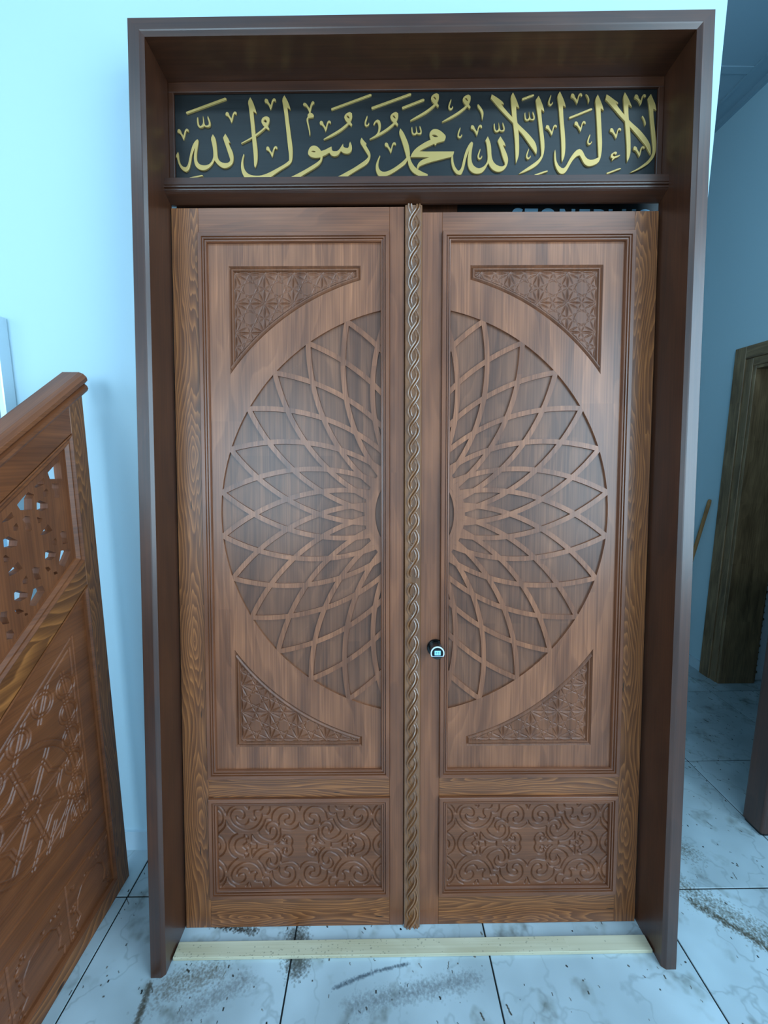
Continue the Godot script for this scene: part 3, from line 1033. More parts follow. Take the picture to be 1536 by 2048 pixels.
func lock_knob(t: Node3D) -> void:   # electronic lock: round rosette, turned barrel, D-shaped end with a small display
	var c := Vector3(0.0720, 0.9545, LEAF_Z)
	uvs = Vector2(1, 1)
	var st := [[0.0, 0.0275], [0.006, 0.0275], [0.008, 0.0262]]
	disc_stack(c, st)
	var k := leaf_commit("lock_knob", M.gloss_black, t)
	k.set_meta("label", "dark round lock knob with a small display")
	disc_stack(c + Vector3(0, 0, 0.008), [[0.0, 0.0205], [0.040, 0.0205], [0.0415, 0.0195]])
	leaf_commit("barrel", M.nickel, k)
	for lay: Array in [[0.0216, 0.0512, "rim", M.white], [0.0178, 0.0522, "face", M.gloss_black]]:
		var r: float = lay[0]
		var p := PackedVector2Array()
		for i in 33:
			var a := lerpf(-0.52, PI + 0.52, i / 32.0)
			p.append(Vector2(c.x + cos(a) * r, maxf(c.y + sin(a) * r, c.y - r * 0.5)))
		plate(p, c.z + lay[1], c.z + 0.049, 0.0006)
		leaf_commit(lay[2], lay[3], k)
	box(Vector3(c.x - 0.0095, c.y - 0.0055, c.z + 0.052), Vector3(c.x + 0.0095, c.y + 0.0085, c.z + 0.0527), 0.0002)
	leaf_commit("display", M.screen, k)
	for e: Array in [[-0.004, 0.0035, 0.0011], [-0.004, -0.0005, 0.0011], [0.003, 0.0035, 0.0011], [0.003, -0.0010, 0.0013]]:
		box(Vector3(c.x + e[0] - 0.002, c.y + e[1] - e[2], c.z + 0.0527), Vector3(c.x + e[0] + 0.002, c.y + e[1] + e[2], c.z + 0.0529), 0.0)
	leaf_commit("display_mark", M.glyph_grey, k)

func disc_stack(c: Vector3, rows: Array) -> void:
	var n := 36
	for i in n:
		var a0 := TAU * i / n; var a1 := TAU * (i + 1) / n
		var d0 := Vector3(cos(a0), sin(a0), 0); var d1 := Vector3(cos(a1), sin(a1), 0)
		for k in rows.size() - 1:
			var z0 := Vector3(0, 0, rows[k][0]); var z1 := Vector3(0, 0, rows[k + 1][0])
			quad(c + z0 + d0 * rows[k][1], c + z0 + d1 * rows[k][1], c + z1 + d1 * rows[k + 1][1], c + z1 + d0 * rows[k + 1][1])
		var l: Array = rows[rows.size() - 1]
		tri(c + Vector3(0, 0, l[0]), c + Vector3(0, 0, l[0]) + d0 * l[1], c + Vector3(0, 0, l[0]) + d1 * l[1])

# ------------------------------------------------------------------ the carved stair side on the left
func slope_y(y: float, u: float) -> float:
	return y - 0.013 + 0.69 * u

func band(y1: float, y0: float, u0: float, u1: float) -> PackedVector2Array:
	return PackedVector2Array([Vector2(u0, slope_y(y0, u0)), Vector2(u0, slope_y(y1, u0)), Vector2(u1, slope_y(y1, u1)), Vector2(u1, slope_y(y0, u1))])

func stair_panel() -> void:
	# local axes: x runs away from the camera along the panel, z comes out of its carved face
	var t := thing("stair_panel", "carved red-brown stair side panel with a sloping handrail and pierced lattice, left of the door", "stair panel", Transform3D(Basis(Vector3(0, 0, -1), Vector3(0, 1, 0), Vector3(1, 0, 0)), Vector3(-1.041, 0.0, -0.306)))
	twisted = false
	org = Vector3.ZERO
	uvs = Vector2(0.42, 2.4)
	var ui := -0.0600
	var un := -1.30
	var zb := -0.045
	grain = 0
	uvs = Vector2(0.12, 2.4)
	plate(PackedVector2Array([Vector2(0, 0.001), Vector2(0, slope_y(1.757, 0)), Vector2(ui, slope_y(1.757, ui)), Vector2(ui, 0.001)]), 0, zb, 0.0015)
	commit("stile", M.minbar_pine, t)
	plate(PackedVector2Array([Vector2(un, 0.001), Vector2(un, slope_y(1.757, un)), Vector2(un - 0.06, slope_y(1.757, un - 0.06)), Vector2(un - 0.06, 0.001)]), 0, zb, 0.0015)
	commit("stile", M.minbar_pine, t)
	grain = 1
	uvs = Vector2(0.42, 2.4)
	plate(band(1.757, 1.672, un, ui), 0, zb, 0.0015)
	commit("rail", M.minbar, t)
	plate(band(1.277, 1.197, un, ui), 0, zb, 0.0015)
	commit("rail", M.minbar_pine, t)
	plate(PackedVector2Array([Vector2(un, 0.001), Vector2(ui, 0.001), Vector2(ui, 0.060), Vector2(un, 0.060)]), 0, zb, 0.0015)
	commit("rail", M.minbar_pine, t)
	# moulded handrail
	var cap := PackedVector2Array([Vector2(-0.068, 1.812), Vector2(-0.016, 1.812), Vector2(-0.003, 1.807), Vector2(0.007, 1.797), Vector2(0.009, 1.787), Vector2(0.003, 1.780), Vector2(-0.001, 1.776), Vector2(0.006, 1.770), Vector2(0.009, 1.762), Vector2(0.006, 1.755), Vector2(0.000, 1.750), Vector2(-0.060, 1.750), Vector2(-0.066, 1.765)])
	run(cap, Vector3(0.019, -0.013 + 0.69 * 0.019, 0), Vector3(un - 0.10, 0.69 * (un - 0.10), 0), Vector3(0, 0, 1), Vector3(0, 1, 0))
	commit("handrail", M.minbar, t)
	# mouldings round the pierced field and the lower panel
	var mp := PackedVector2Array([Vector2(0, 0), Vector2(0, 0.002), Vector2(0.003, 0.003), Vector2(0.007, 0.000), Vector2(0.010, -0.002), Vector2(0.016, -0.001), Vector2(0.024, -0.009), Vector2(0.026, -0.018)])
	ring_sweep(band(1.672, 1.277, un, ui), mp, 0)
	commit("moulding", M.minbar, t)
	var lower := PackedVector2Array([Vector2(un, 0.060), Vector2(ui, 0.060), Vector2(ui, slope_y(1.197, ui)), Vector2(un, slope_y(1.197, un))])
	var mq := PackedVector2Array([Vector2(0, 0), Vector2(0, 0.002), Vector2(0.004, 0.003), Vector2(0.009, -0.002), Vector2(0.013, -0.004), Vector2(0.014, -0.012)])
	ring_sweep(lower, mq, 0)
	commit("moulding", M.minbar, t)
	# pierced lattice: rosettes of kites and squares sawn right through the board
	var comb := CSGCombiner3D.new()
	var board := CSGPolygon3D.new()
	board.polygon = band(1.668, 1.281, un, ui)
	board.mode = CSGPolygon3D.MODE_DEPTH
	board.depth = 0.022
	board.position.z = -0.014
	board.name = "board"
	comb.add_child(board)
	var cuts := [
		[-150,203,-99,241,-99,182,-145,185],
		[-202,166,-166,190,-165,172,-195,163],
		[-174,150,-161,159,-155,150,-162,135,-174,136],
		[-139,171,-114,169,-116,155,-113,136,-120,127,-137,131,-132,148,-141,159],
		[-223,154,-205,145,-213,135,-217,105,-253,108,-262,124,-243,140],
		[-200,122,-189,128,-162,116,-164,102,-186,97,-202,103],
		[-312,85,-280,108,-276,94,-293,87],
		[-251,84,-241,92,-226,88,-228,71,-225,52,-234,47,-249,53,-242,68],
		[-205,83,-187,76,-193,67,-202,65],
		[-200,32,-170,58,-156,37,-184,30],
		[-281,69,-270,78,-266,67,-271,57,-281,59],
		[-313,42,-298,48,-273,32,-277,18,-297,17,-314,23],
		[-130,22,-121,28,-105,23,-108,5,-104,-13,-124,-12,-124,4],
		[-161,4,-149,14,-145,5,-149,-9,-160,-4],
		[-191,-21,-181,-16,-152,-31,-157,-42,-175,-47,-194,-40],
		[-147,-67,-134,-29,-99,-31,-95,-40,-128,-81],
		[-319,-1,-312,3,-302,-7,-307,-16,-319,-15],
		[-311,-44,-280,-23,-269,-45,-291,-52,-309,-54],
		[-240,-55,-233,-51,-215,-58,-220,-73,-215,-90,-231,-89,-237,-79],
		[-197,-63,-185,-63,-178,-73,-189,-78],
		[-274,-79,-261,-66,-256,-77,-260,-89,-273,-87],
		[-170,-85,-160,-84,-154,-92,-167,-93],
		[-302,-101,-293,-97,-262,-115,-265,-126,-287,-129,-304,-121],
		[-262,-150,-243,-110,-213,-110,-207,-128,-243,-159],
		[-308,-145,-294,-147,-279,-159,-300,-160],
		[-345,-136,-327,-140,-331,-154,-326,-173,-344,-169,-350,-154],
		[-338,-191,-322,-191,-316,-205,-324,-216,-339,-211],
		[-280,-166,-271,-167,-269,-173,-279,-173]]
	for rep in 3:
		for c: Array in cuts:
			var p := PackedVector2Array()
			for i in range(0, c.size(), 2): p.append(Vector2(c[i] / 1000.0 - 0.275 * rep, c[i + 1] / 1000.0 + 1.3 - 0.275 * 0.69 * rep))
			var cut := CSGPolygon3D.new()
			cut.polygon = p
			cut.mode = CSGPolygon3D.MODE_DEPTH
			cut.depth = 0.08
			cut.position.z = 0.02
			cut.operation = CSGShape3D.OPERATION_SUBTRACTION
			cut.name = "opening"
			comb.add_child(cut, true)
	add_named(comb, "pierced_lattice", t)
	var lm: StandardMaterial3D = M.minbar.duplicate()
	lm.uv1_triplanar = true
	lm.uv1_scale = Vector3(2.4, 0.45, 2.4)
	lm.heightmap_enabled = false
	lm.roughness = 0.6
	comb.material_override = lm
	# lower panel with its incised drawing
	var cell := 0.0021
	var w := 330
	var h := 534
	var at := Vector2(-0.060 - cell * 327, 0.052)
	var hg := PackedFloat32Array(); hg.resize(w * h)
	var keep := PackedByteArray(); keep.resize(w * h)
	for j in h:
		for i in w:
			var p := at + Vector2(i, j) * cell
			keep[j * w + i] = 1 if p.x < ui + 0.002 and p.y < slope_y(1.197, p.x) + 0.004 and p.y > 0.05 else 0
	for l: PackedVector2Array in stair_lines():
		groove(hg, w, h, cell, at, l, 0.0040, 0.0046)
	field(w, h, cell, at, -0.010, hg, keep)
	commit("lower_panel", M.minbar, t)

func zy(z: float, y: float) -> Vector2:
	return Vector2(-(z + 0.306), y)

func twin(out: Array, a: Vector2, b: Vector2, gap: float) -> void:
	var n := (b - a).orthogonal().normalized() * gap / 2.0
	out.append(PackedVector2Array([a + n, b + n])); out.append(PackedVector2Array([a - n, b - n]))

func stair_lines() -> Array:
	var out := []
	# triangular border, twice
	for o: float in [0.0, 0.014]:
		out.append(PackedVector2Array([zy(-0.172 + o, 0.405 + o), zy(-0.172 + o, 1.004 - o * 2.2), zy(0.55, 0.515 - o * 1.2), zy(0.55, 0.405 + o), zy(-0.172 + o, 0.405 + o)]))
	# wheel with eight spokes
	var c := zy(0.031, 0.603)
	for r: float in [0.168, 0.150, 0.030]: out.append(arc(c, r, 0, TAU, 48))
	for k in 8:
		var a := TAU * (k + 0.35) / 8.0
		var e := Vector2(cos(a), sin(a))
		twin(out, c + e * 0.022, c + e * 0.150, 0.012)
	for q: float in [0.0, 0.012]:
		var star8 := PackedVector2Array()
		for k in 17:
			var a := TAU * (k + 0.7) / 16.0
			star8.append(c + Vector2(cos(a), sin(a)) * ((0.108 if k % 2 == 0 else 0.085) + q))
		out.append(star8)
	# interlaced rings up the edge and along the slope
	for k in 6:
		var p := zy(-0.128, 0.455 + 0.082 * k)
		for r: float in [0.036, 0.026]: out.append(arc(p, r, 0, TAU, 24))
		twin(out, p + Vector2(0.006, -0.05), p + Vector2(-0.010, 0.05), 0.010)
	for k in range(1, 6):
		var z := -0.128 + 0.085 * k
		var p := zy(z, 0.918 - 0.66 * (z + 0.128))
		for r: float in [0.036, 0.026]: out.append(arc(p, r, 0, TAU, 24))
		twin(out, p + Vector2(-0.02, -0.05), p + Vector2(0.02, 0.045), 0.010)
	for k in 4: 
		var a := Vector2(0, 0)
		twin(out, zy(-0.10 + 0.05 * k, 0.43) + a, zy(-0.14 + 0.05 * k, 0.50) + a, 0.009)
	# ruled lines and the row of arches at the foot
	for y: float in [0.272, 0.279]: out.append(PackedVector2Array([zy(-0.24, y), zy(0.6, y)]))
	out.append(PackedVector2Array([zy(-0.24, 0.345), zy(0.6, 0.345)]))
	var r := RandomNumberGenerator.new(); r.seed = 3
	for k in 4:
		var z0 := -0.236 + 0.196 * k
		var z1 := z0 + 0.196
		out.append(PackedVector2Array([zy(z1, 0.07), zy(z1, 0.272)]))
		var ar := [[0.030, 0.07], [0.024, 0.10], [0.044, 0.115], [0.034, 0.145], [0.040, 0.180], [0.062, 0.205], [0.098, 0.214]]
		var pts := PackedVector2Array()
		for e: Array in ar: pts.append(zy(z0 + e[0], e[1]))
		for i in range(ar.size() - 2, -1, -1): pts.append(zy(z1 - ar[i][0], ar[i][1]))
		out.append(pts)
		for i in 60:
			var p := Vector2(r.randf_range(0.008, 0.188), r.randf_range(0.08, 0.264))
			var edge := minf(p.x, 0.196 - p.x)
			if edge > 0.030 and p.y < 0.222: continue
			var a := r.randf() * TAU
			var ln := PackedVector2Array()
			for s in 4:
				ln.append(zy(z0 + p.x, p.y) + Vector2(cos(a), sin(a)) * 0.004 * s)
				a += 0.5
			out.append(ln)
	return out

# ------------------------------------------------------------------ the other things
const LETTER_X := 0.540
const LETTER_W := 0.445
const LETTER_TOP := 2.336
const STICK_X := 2.10
const STICK_Z := -1.95
func small_things() -> void:
	twisted = false
	org = Vector3.ZERO
	# raw lath on the floor between the feet of the frame
	uvs = Vector2(0.42, 2.4)
	grain = 1
	var t := thing("wood_lath", "long pale raw wood lath lying on the tiles between the feet of the door frame", "wood lath", Transform3D(Basis(), Vector3(0, 0, -0.063)))
	box(Vector3(-0.750, 0.0005, -0.0215), Vector3(0.750, 0.012, 0.0215), 0.0012)
	commit("lath", M.raw, t)
	# lettered board behind the right leaf
	uvs = Vector2(0.5, 1.0)
	grain = 0
	t = thing("sign_board", "dark board with pale capital letters, standing behind the top of the right door leaf", "sign board", Transform3D(Basis(), Vector3(0.47, 0, -0.404)))
	box(Vector3(-0.328, 0.0, -0.010), Vector3(0.37, 2.40, 0.006), 0.002)
	commit("board", M.dark, t)
	var tm := TextMesh.new()
	tm.text = "STONEPLUS"
	var fnt := SystemFont.new()
	fnt.font_names = PackedStringArray(["Droid Sans"])
	fnt.font_weight = 700
	tm.font = fnt
	tm.font_size = 64
	tm.pixel_size = 0.001
	tm.depth = 0.003
	var o := place("lettering", tm, M.infill, t)
	var bb := tm.get_aabb()
	var sx := LETTER_W / bb.size.x
	o.scale = Vector3(sx, sx, 1)
	o.position = Vector3(LETTER_X - 0.47 - bb.get_center().x * sx, LETTER_TOP - bb.end.y * sx, 0.0065)
	# aluminium frame against the wall
	uvs = Vector2(1, 1)
	t = thing("aluminium_frame", "pale aluminium window frame leaning on the wall behind the stair panel", "window frame", Transform3D(Basis(), Vector3(-1.338, 0, BACK)))
	for e: Array in [[-0.020, 0.0, 0.050], [-0.034, -0.020, 0.026], [-0.060, -0.034, 0.042], [-0.078, -0.060, 0.022]]:
		box(Vector3(e[0], 0.001, 0.002), Vector3(e[1], 2.0 + e[1] * 0.6, e[2]), 0.003)
	commit("upright", M.alu, t)
	for e: Array in [[-0.020, 0.0, 0.050], [-0.060, -0.034, 0.042]]:
		box(Vector3(-1.1, 2.0 + e[0], 0.002), Vector3(-0.02, 2.0 + e[1], e[2] - 0.001), 0.003)
	commit("head_rail", M.alu, t)
	box(Vector3(-1.1, 0.001, 0.002), Vector3(-0.078, 0.06, 0.04), 0.003)
	commit("sill_rail", M.alu, t)
	box(Vector3(-1.1, 0.06, 0.010), Vector3(-0.078, 1.94, 0.016), 0.0)
	commit("infill_panel", M.infill, t)
	# broom stick against the right wall
	t = thing("broom_stick", "thin round wooden stick leaning on the right wall beside the grey doorway", "stick", Transform3D(Basis(), Vector3(STICK_X, 0, STICK_Z)))
	var top := Vector3(2.205, 1.245, -1.785) - Vector3(STICK_X, 0, STICK_Z)
	tube(PackedVector3Array([Vector3(0, 0.002, 0), top * 0.5, top * 0.985, top * 0.997, top]), PackedFloat32Array([0.012, 0.012, 0.012, 0.010, 0.005]), 12)
	commit("stick", M.stick, t)
	# open door leaf and perforated rack post in the side room
	uvs = Vector2(0.3, 1.6)
	grain = 0
	t = thing("inner_door", "dim grey-brown door leaf standing open in the doorway on the right", "door", Transform3D(Basis(), Vector3(2.49, 0, -1.66)))
	box(Vector3(0, 0.01, -0.02), Vector3(0.85, 2.06, 0.02), 0.002)
	commit("leaf", M.casing, t)
	box(Vector3(0.035, 0.93, 0.02), Vector3(0.075, 1.15, 0.028), 0.003)
	box(Vector3(0.045, 1.04, 0.028), Vector3(0.065, 1.06, 0.065), 0.002)
	box(Vector3(0.045, 1.04, 0.055), Vector3(0.165, 1.06, 0.070), 0.003)
	commit("handle", M.gloss_black, t)
	t = thing("perforated_sheet", "pale perforated metal sheet standing on the floor inside the doorway", "metal sheet", Transform3D(Basis(), Vector3(2.485, 0, -1.598)))
	var comb := CSGCombiner3D.new()
	var b := CSGBox3D.new()
	b.size = Vector3(0.5, 0.74, 0.003); b.position = Vector3(0.25, 0.372, 0)
	b.name = "plate"
	comb.add_child(b)
	for k in 14:
		for c in 2:
			var cy := CSGCylinder3D.new()
			cy.radius = 0.007 if k % 4 else 0.011; cy.height = 0.02; cy.sides = 12
			cy.rotation.x = PI / 2
			cy.position = Vector3(0.022 + 0.2 * c, 0.06 + 0.048 * k, 0)
			cy.operation = CSGShape3D.OPERATION_SUBTRACTION
			cy.name = "hole"
			comb.add_child(cy, true)
	for k in 6:
		var nb := CSGBox3D.new()
		nb.size = Vector3(0.02, 0.022, 0.02); nb.position = Vector3(0.0, 0.10 + 0.105 * k, 0)
		nb.operation = CSGShape3D.OPERATION_SUBTRACTION
		nb.name = "notch"
		comb.add_child(nb, true)
	comb.material_override = M.white
	add_named(comb, "sheet", t)
	# framed timber panel whose foot shows at the right edge
	uvs = Vector2(0.42, 2.4)
	t = thing("timber_panel", "dark varnished timber panel on the tiles, its foot at the right edge", "timber panel", Transform3D(Basis(), Vector3(1.83, 0, -0.475)))
	for px: float in [-0.325, 0.325]:
		var pr := PackedVector2Array()
		for e: Vector3 in [Vector3(1, 1, 0), Vector3(-1, 1, PI / 2), Vector3(-1, -1, PI), Vector3(1, -1, PI * 1.5)]:
			for k in 5:
				var a := e.z + PI / 2 * k / 4.0
				pr.append(Vector2(e.x * 0.035, e.y * 0.035) + Vector2(cos(a), sin(a)) * 0.012)
		var ft := PackedVector2Array()
		for q in pr: ft.append(q * 0.88)
		run(pr, Vector3(px, 0.014, 0), Vector3(0, 1.95, 0), Vector3(0, 0, 1), Vector3(1, 0, 0))
		commit("post", M.frame, t)
		run(ft, Vector3(px, 0.0005, 0), Vector3(0, 0.0135, 0), Vector3(0, 0, 1), Vector3(1, 0, 0))
		commit("foot", M.dark, t)
	grain = 1
	for y: float in [0.10, 0.95, 1.83]:
		box(Vector3(-0.278, y, -0.022), Vector3(0.278, y + 0.10, 0.022), 0.003)
		commit("rail", M.frame, t)
	grain = 0
	for y: float in [0.20, 1.05]:
		box(Vector3(-0.278, y, -0.010), Vector3(0.278, y + (0.75 if y < 0.5 else 0.78), 0.010), 0.001)
		commit("infill_board", M.frame, t)

# outlines of the calligraphy, in half millimetres from the middle of the board
func letters() -> void:
	glyph("letter", [-1457,210,-1454,192,-1453,171,-1447,147,-1437,130,-1423,118,-1410,117,-1399,128,-1393,147,-1387,174,-1381,201,-1373,228,-1364,252,-1353,269,-1343,280,-1334,284,-1329,278,-1330,263,-1335,236,-1340,209,-1342,182,-1340,158,-1332,141,-1318,131,-1298,127,-1278,129,-1261,137,-1248,152,-1240,173,-1238,193,-1240,224,-1245,255,-1253,288,-1239,313,-1222,287,-1217,251,-1214,216,-1213,189,-1209,169,-1199,152,-1181,142,-1161,140,-1145,143,-1136,151,-1134,161,-1142,184,-1151,212,-1161,243,-1171,270,-1177,291,-1162,316,-1146,291,-1136,269,-1131,258,-1141,262,-1137,246,-1127,227,-1117,204,-1113,180,-1114,157,-1120,140,-1133,124,-1153,111,-1173,108,-1193,115,-1213,131,-1225,146,-1233,157,-1241,142,-1254,125,-1272,108,-1294,97,-1318,98,-1338,108,-1352,126,-1358,147,-1359,174,-1357,201,-1352,232,-1362,213,-1371,190,-1375,166,-1380,143,-1387,116,-1398,97,-1411,89,-1427,95,-1443,112,-1455,136,-1461,159,-1465,179,-1470,175,-1470,190,-1463,200])
	glyph("letter", [-1021,501,-1005,530,-990,505,-975,464,-966,430,-987,445,-984,407,-980,368,-977,330,-973,291,-968,253,-964,214,-964,179,-966,152,-973,127,-981,112,-987,121,-988,152,-989,191,-993,230,-997,284,-1002,338,-1006,384,-1010,426,-1014,469])
	glyph("diacritic", [-919,353,-933,368,-939,385,-934,403,-920,413,-902,415,-889,406,-887,389,-893,372,-900,358,-889,341,-895,333,-912,345,-940,322,-970,299,-1006,279,-1063,253,-1064,259,-1006,289,-970,313,-941,333], [-927,387,-915,397,-905,387,-907,376,-917,380])
	glyph("letter", [-810,515,-795,539,-777,509,-764,478,-757,451,-777,466,-773,428,-769,390,-763,351,-758,305,-752,267,-747,221,-748,178,-751,159,-757,143,-772,126,-796,111,-824,95,-853,76,-877,59,-893,48,-1046,49,-1061,75,-1069,106,-1068,137,-1062,165,-1051,195,-1047,190,-1053,164,-1054,137,-1049,110,-1037,87,-1017,71,-985,64,-949,64,-916,73,-885,86,-848,105,-808,126,-783,142,-771,153,-770,182,-775,221,-779,259,-784,305,-788,352,-793,394,-798,440,-804,478])
	glyph("letter", [-653,197,-648,216,-636,233,-618,240,-598,235,-582,221,-572,206,-554,210,-534,219,-520,227,-508,232,-506,227,-508,217,-502,207,-486,203,-470,206,-458,217,-448,232,-436,249,-436,238,-432,228,-418,222,-406,223,-400,230,-400,245,-393,260,-384,241,-381,222,-386,203,-400,191,-416,188,-436,193,-450,205,-460,192,-472,178,-490,173,-508,178,-522,196,-542,184,-563,175,-565,158,-573,140,-587,123,-611,106,-639,90,-676,69,-708,48,-772,48,-748,58,-712,75,-667,98,-627,121,-595,140,-577,156,-577,169,-591,166,-619,166,-639,174,-651,185], [-634,204,-620,209,-607,205,-607,199,-620,198])
	glyph("letter", [-332,264,-323,285,-309,266,-293,250,-296,239,-282,216,-270,194,-267,175,-274,152,-288,131,-308,116,-336,100,-369,81,-397,64,-417,49,-483,49,-457,60,-417,81,-376,102,-336,127,-304,148,-286,164,-282,175,-290,189,-304,210,-318,233,-329,249])
	glyph("letter", [-94,312,-85,337,-66,314,-48,277,-34,243,-27,204,-25,174,-41,149,-50,131,-70,114,-98,95,-130,74,-162,57,-194,49,-214,51,-228,67,-236,90,-237,113,-232,136,-222,159,-211,179,-208,173,-216,152,-220,129,-218,105,-208,88,-190,80,-166,83,-134,97,-98,120,-66,145,-48,164,-52,181,-60,208,-70,243,-82,278])
	glyph("letter", [-46,166,-25,174,-22,154,-14,135,0,114,14,101,24,94,54,77,84,65,84,48,46,48,22,56,-6,73,-26,98,-36,124,-41,149])
	glyph("letter", [-22,166,-16,183,-2,204,18,223,42,238,69,254,101,268,95,284,93,303,101,318,115,329,137,330,157,322,173,310,189,295,194,285,191,272,183,259,157,253,137,247,133,236,127,235,123,244,101,234,74,223,50,211,32,200,66,198,134,198,245,197,243,185,237,172,226,164,198,159,158,149,118,140,78,129,46,117,30,109,24,94,16,102,20,119,32,137,54,152,78,159,94,163,54,165,14,166], [108,295,125,298,143,289,146,283,129,281,114,288])
	glyph("letter", [227,165,239,174,240,153,244,126,255,101,271,83,283,89,291,106,297,133,304,164,313,194,325,221,339,244,352,255,361,246,358,225,353,198,351,171,352,144,360,119,376,104,394,96,414,100,432,111,446,132,451,155,449,186,445,220,441,247,435,259,450,285,460,264,469,239,473,205,474,174,480,147,492,126,510,113,530,107,546,108,556,116,555,128,545,151,535,182,525,216,514,245,510,258,527,285,542,262,554,245,560,225,544,231,553,212,564,189,573,166,577,145,573,120,564,101,548,84,527,74,503,75,482,86,466,105,455,126,444,105,431,84,411,67,387,63,363,67,343,83,331,106,327,133,328,164,336,202,324,171,316,141,310,110,301,81,289,60,277,57,259,64,241,87,231,114,226,141])
	glyph("letter", [465,508,471,530,497,515,525,496,543,480,545,469,527,475,549,448,573,421,596,398,634,356,662,330,690,305,719,274,739,249,749,222,752,196,747,174,734,194,716,219,691,253,663,292,636,320,606,357,570,393,530,433,494,475])
	glyph("letter", [586,516,600,540,616,510,632,472,640,447,620,457,623,421,625,391,630,364,636,326,640,288,642,242,643,196,641,169,633,143,624,122,621,150,619,193,616,250,610,303,603,357,596,402,591,455,588,493])
	glyph("letter", [738,494,756,519,772,488,787,450,792,423,773,439,776,401,780,363,787,317,794,272,798,226,796,191,790,165,777,138,757,115,730,96,694,79,662,66,640,60,658,75,690,96,725,119,755,140,772,159,778,176,775,218,769,272,761,333,754,390,745,443,741,473])
	glyph("letter", [868,517,884,543,901,511,916,475,922,450,904,460,907,419,911,370,917,324,922,278,925,225,924,187,919,156,906,128,902,149,901,191,898,248,894,294,889,347,884,392,879,442,874,483])
	glyph("letter", [862,204,866,187,867,164,871,137,882,114,898,97,914,93,928,103,939,125,955,154,974,181,993,200,1011,206,1025,199,1036,182,1046,161,1062,146,1082,140,1102,144,1126,155,1124,186,1119,247,1114,315,1108,391,1103,451,1097,493,1113,522,1130,489,1145,453,1152,427,1133,440,1135,398,1139,353,1143,300,1147,246,1147,208,1145,178,1139,147,1128,124,1106,111,1082,104,1063,103,1045,113,1031,133,1020,156,1012,167,1000,165,986,156,971,139,956,114,940,85,925,64,907,57,889,64,873,88,862,114,857,145,856,176,858,195])
	glyph("letter", [1160,492,1166,522,1191,507,1219,486,1237,475,1238,464,1223,469,1244,441,1272,408,1311,367,1337,344,1370,317,1399,286,1423,256,1440,225,1445,195,1444,168,1432,187,1415,218,1388,249,1355,287,1318,325,1282,363,1245,401,1208,443,1180,475])
	glyph("letter", [1267,506,1276,533,1291,512,1308,480,1322,446,1300,461,1301,423,1305,378,1312,336,1318,283,1321,226,1322,188,1318,158,1303,125,1299,150,1297,207,1293,261,1286,321,1281,367,1275,416,1271,465])
	glyph("letter", [1417,498,1434,521,1449,490,1464,460,1470,426,1451,437,1454,396,1460,350,1467,305,1473,259,1476,214,1474,183,1466,157,1451,134,1428,111,1397,92,1362,75,1324,62,1326,69,1358,83,1393,106,1424,130,1446,157,1457,183,1456,221,1448,275,1441,328,1434,381,1427,437,1421,479])
	glyph("diacritic", [-1160,432,-1155,443,-1145,444,-1138,436,-1136,425,-1126,411,-1122,405,-1118,424,-1111,440,-1101,447,-1091,442,-1090,430,-1096,427,-1104,434,-1110,424,-1114,405,-1118,390,-1125,380,-1130,394,-1138,409,-1148,419,-1158,422])
	glyph("diacritic", [-1459,333,-1454,344,-1444,345,-1436,337,-1435,326,-1425,312,-1421,306,-1416,325,-1410,341,-1400,348,-1390,343,-1388,331,-1394,328,-1402,335,-1408,325,-1413,306,-1417,291,-1423,281,-1429,295,-1437,310,-1447,320,-1457,323])
	glyph("diacritic", [-918,508,-913,519,-903,519,-895,512,-893,500,-883,487,-879,481,-875,500,-869,515,-859,522,-849,517,-847,505,-853,503,-861,509,-867,500,-871,481,-876,465,-882,456,-888,469,-895,485,-905,494,-915,497])
	glyph("diacritic", [-912,225,-907,236,-897,237,-890,229,-888,218,-878,204,-874,198,-870,217,-863,233,-853,240,-843,235,-841,223,-848,220,-855,227,-862,217,-866,198,-870,183,-876,173,-882,187,-890,202,-900,212,-910,215])
	glyph("diacritic", [-581,374,-576,385,-566,386,-558,378,-556,366,-546,353,-542,347,-538,366,-532,382,-522,388,-512,383,-510,372,-516,369,-524,376,-530,366,-534,347,-539,332,-545,322,-550,336,-558,351,-568,361,-578,364])
	glyph("diacritic", [-182,243,-177,253,-167,254,-159,246,-157,235,-147,221,-143,215,-139,235,-133,250,-123,257,-113,252,-111,240,-117,238,-125,244,-131,235,-135,215,-139,200,-145,190,-151,204,-159,219,-169,229,-179,232])
	glyph("diacritic", [345,340,349,350,359,351,367,343,370,332,380,318,384,313,387,332,393,347,403,354,413,349,415,337,409,334,401,341,395,332,392,312,388,297,382,288,376,301,368,316,358,326,348,329])
	glyph("diacritic", [801,336,806,347,816,347,824,340,826,328,836,315,840,309,844,328,849,343,859,350,869,345,871,334,866,331,857,338,852,328,848,309,844,294,839,285,832,298,824,313,814,323,804,326])
	glyph("diacritic", [975,356,980,366,989,367,998,359,1000,348,1010,335,1014,329,1018,348,1023,363,1033,370,1043,365,1045,353,1039,351,1031,357,1026,348,1022,329,1018,314,1013,304,1006,318,998,333,988,342,978,345])
	glyph("diacritic", [950,518,955,528,965,529,973,521,975,510,985,497,989,491,993,510,998,525,1008,532,1018,527,1020,515,1014,513,1006,519,1001,510,997,491,994,476,988,467,982,480,973,495,963,504,953,507])
	glyph("diacritic", [1192,314,1196,325,1206,326,1214,318,1217,307,1227,293,1231,288,1235,307,1240,322,1250,328,1260,323,1262,312,1256,309,1248,316,1242,306,1239,288,1236,272,1230,263,1224,276,1215,291,1205,301,1195,304])
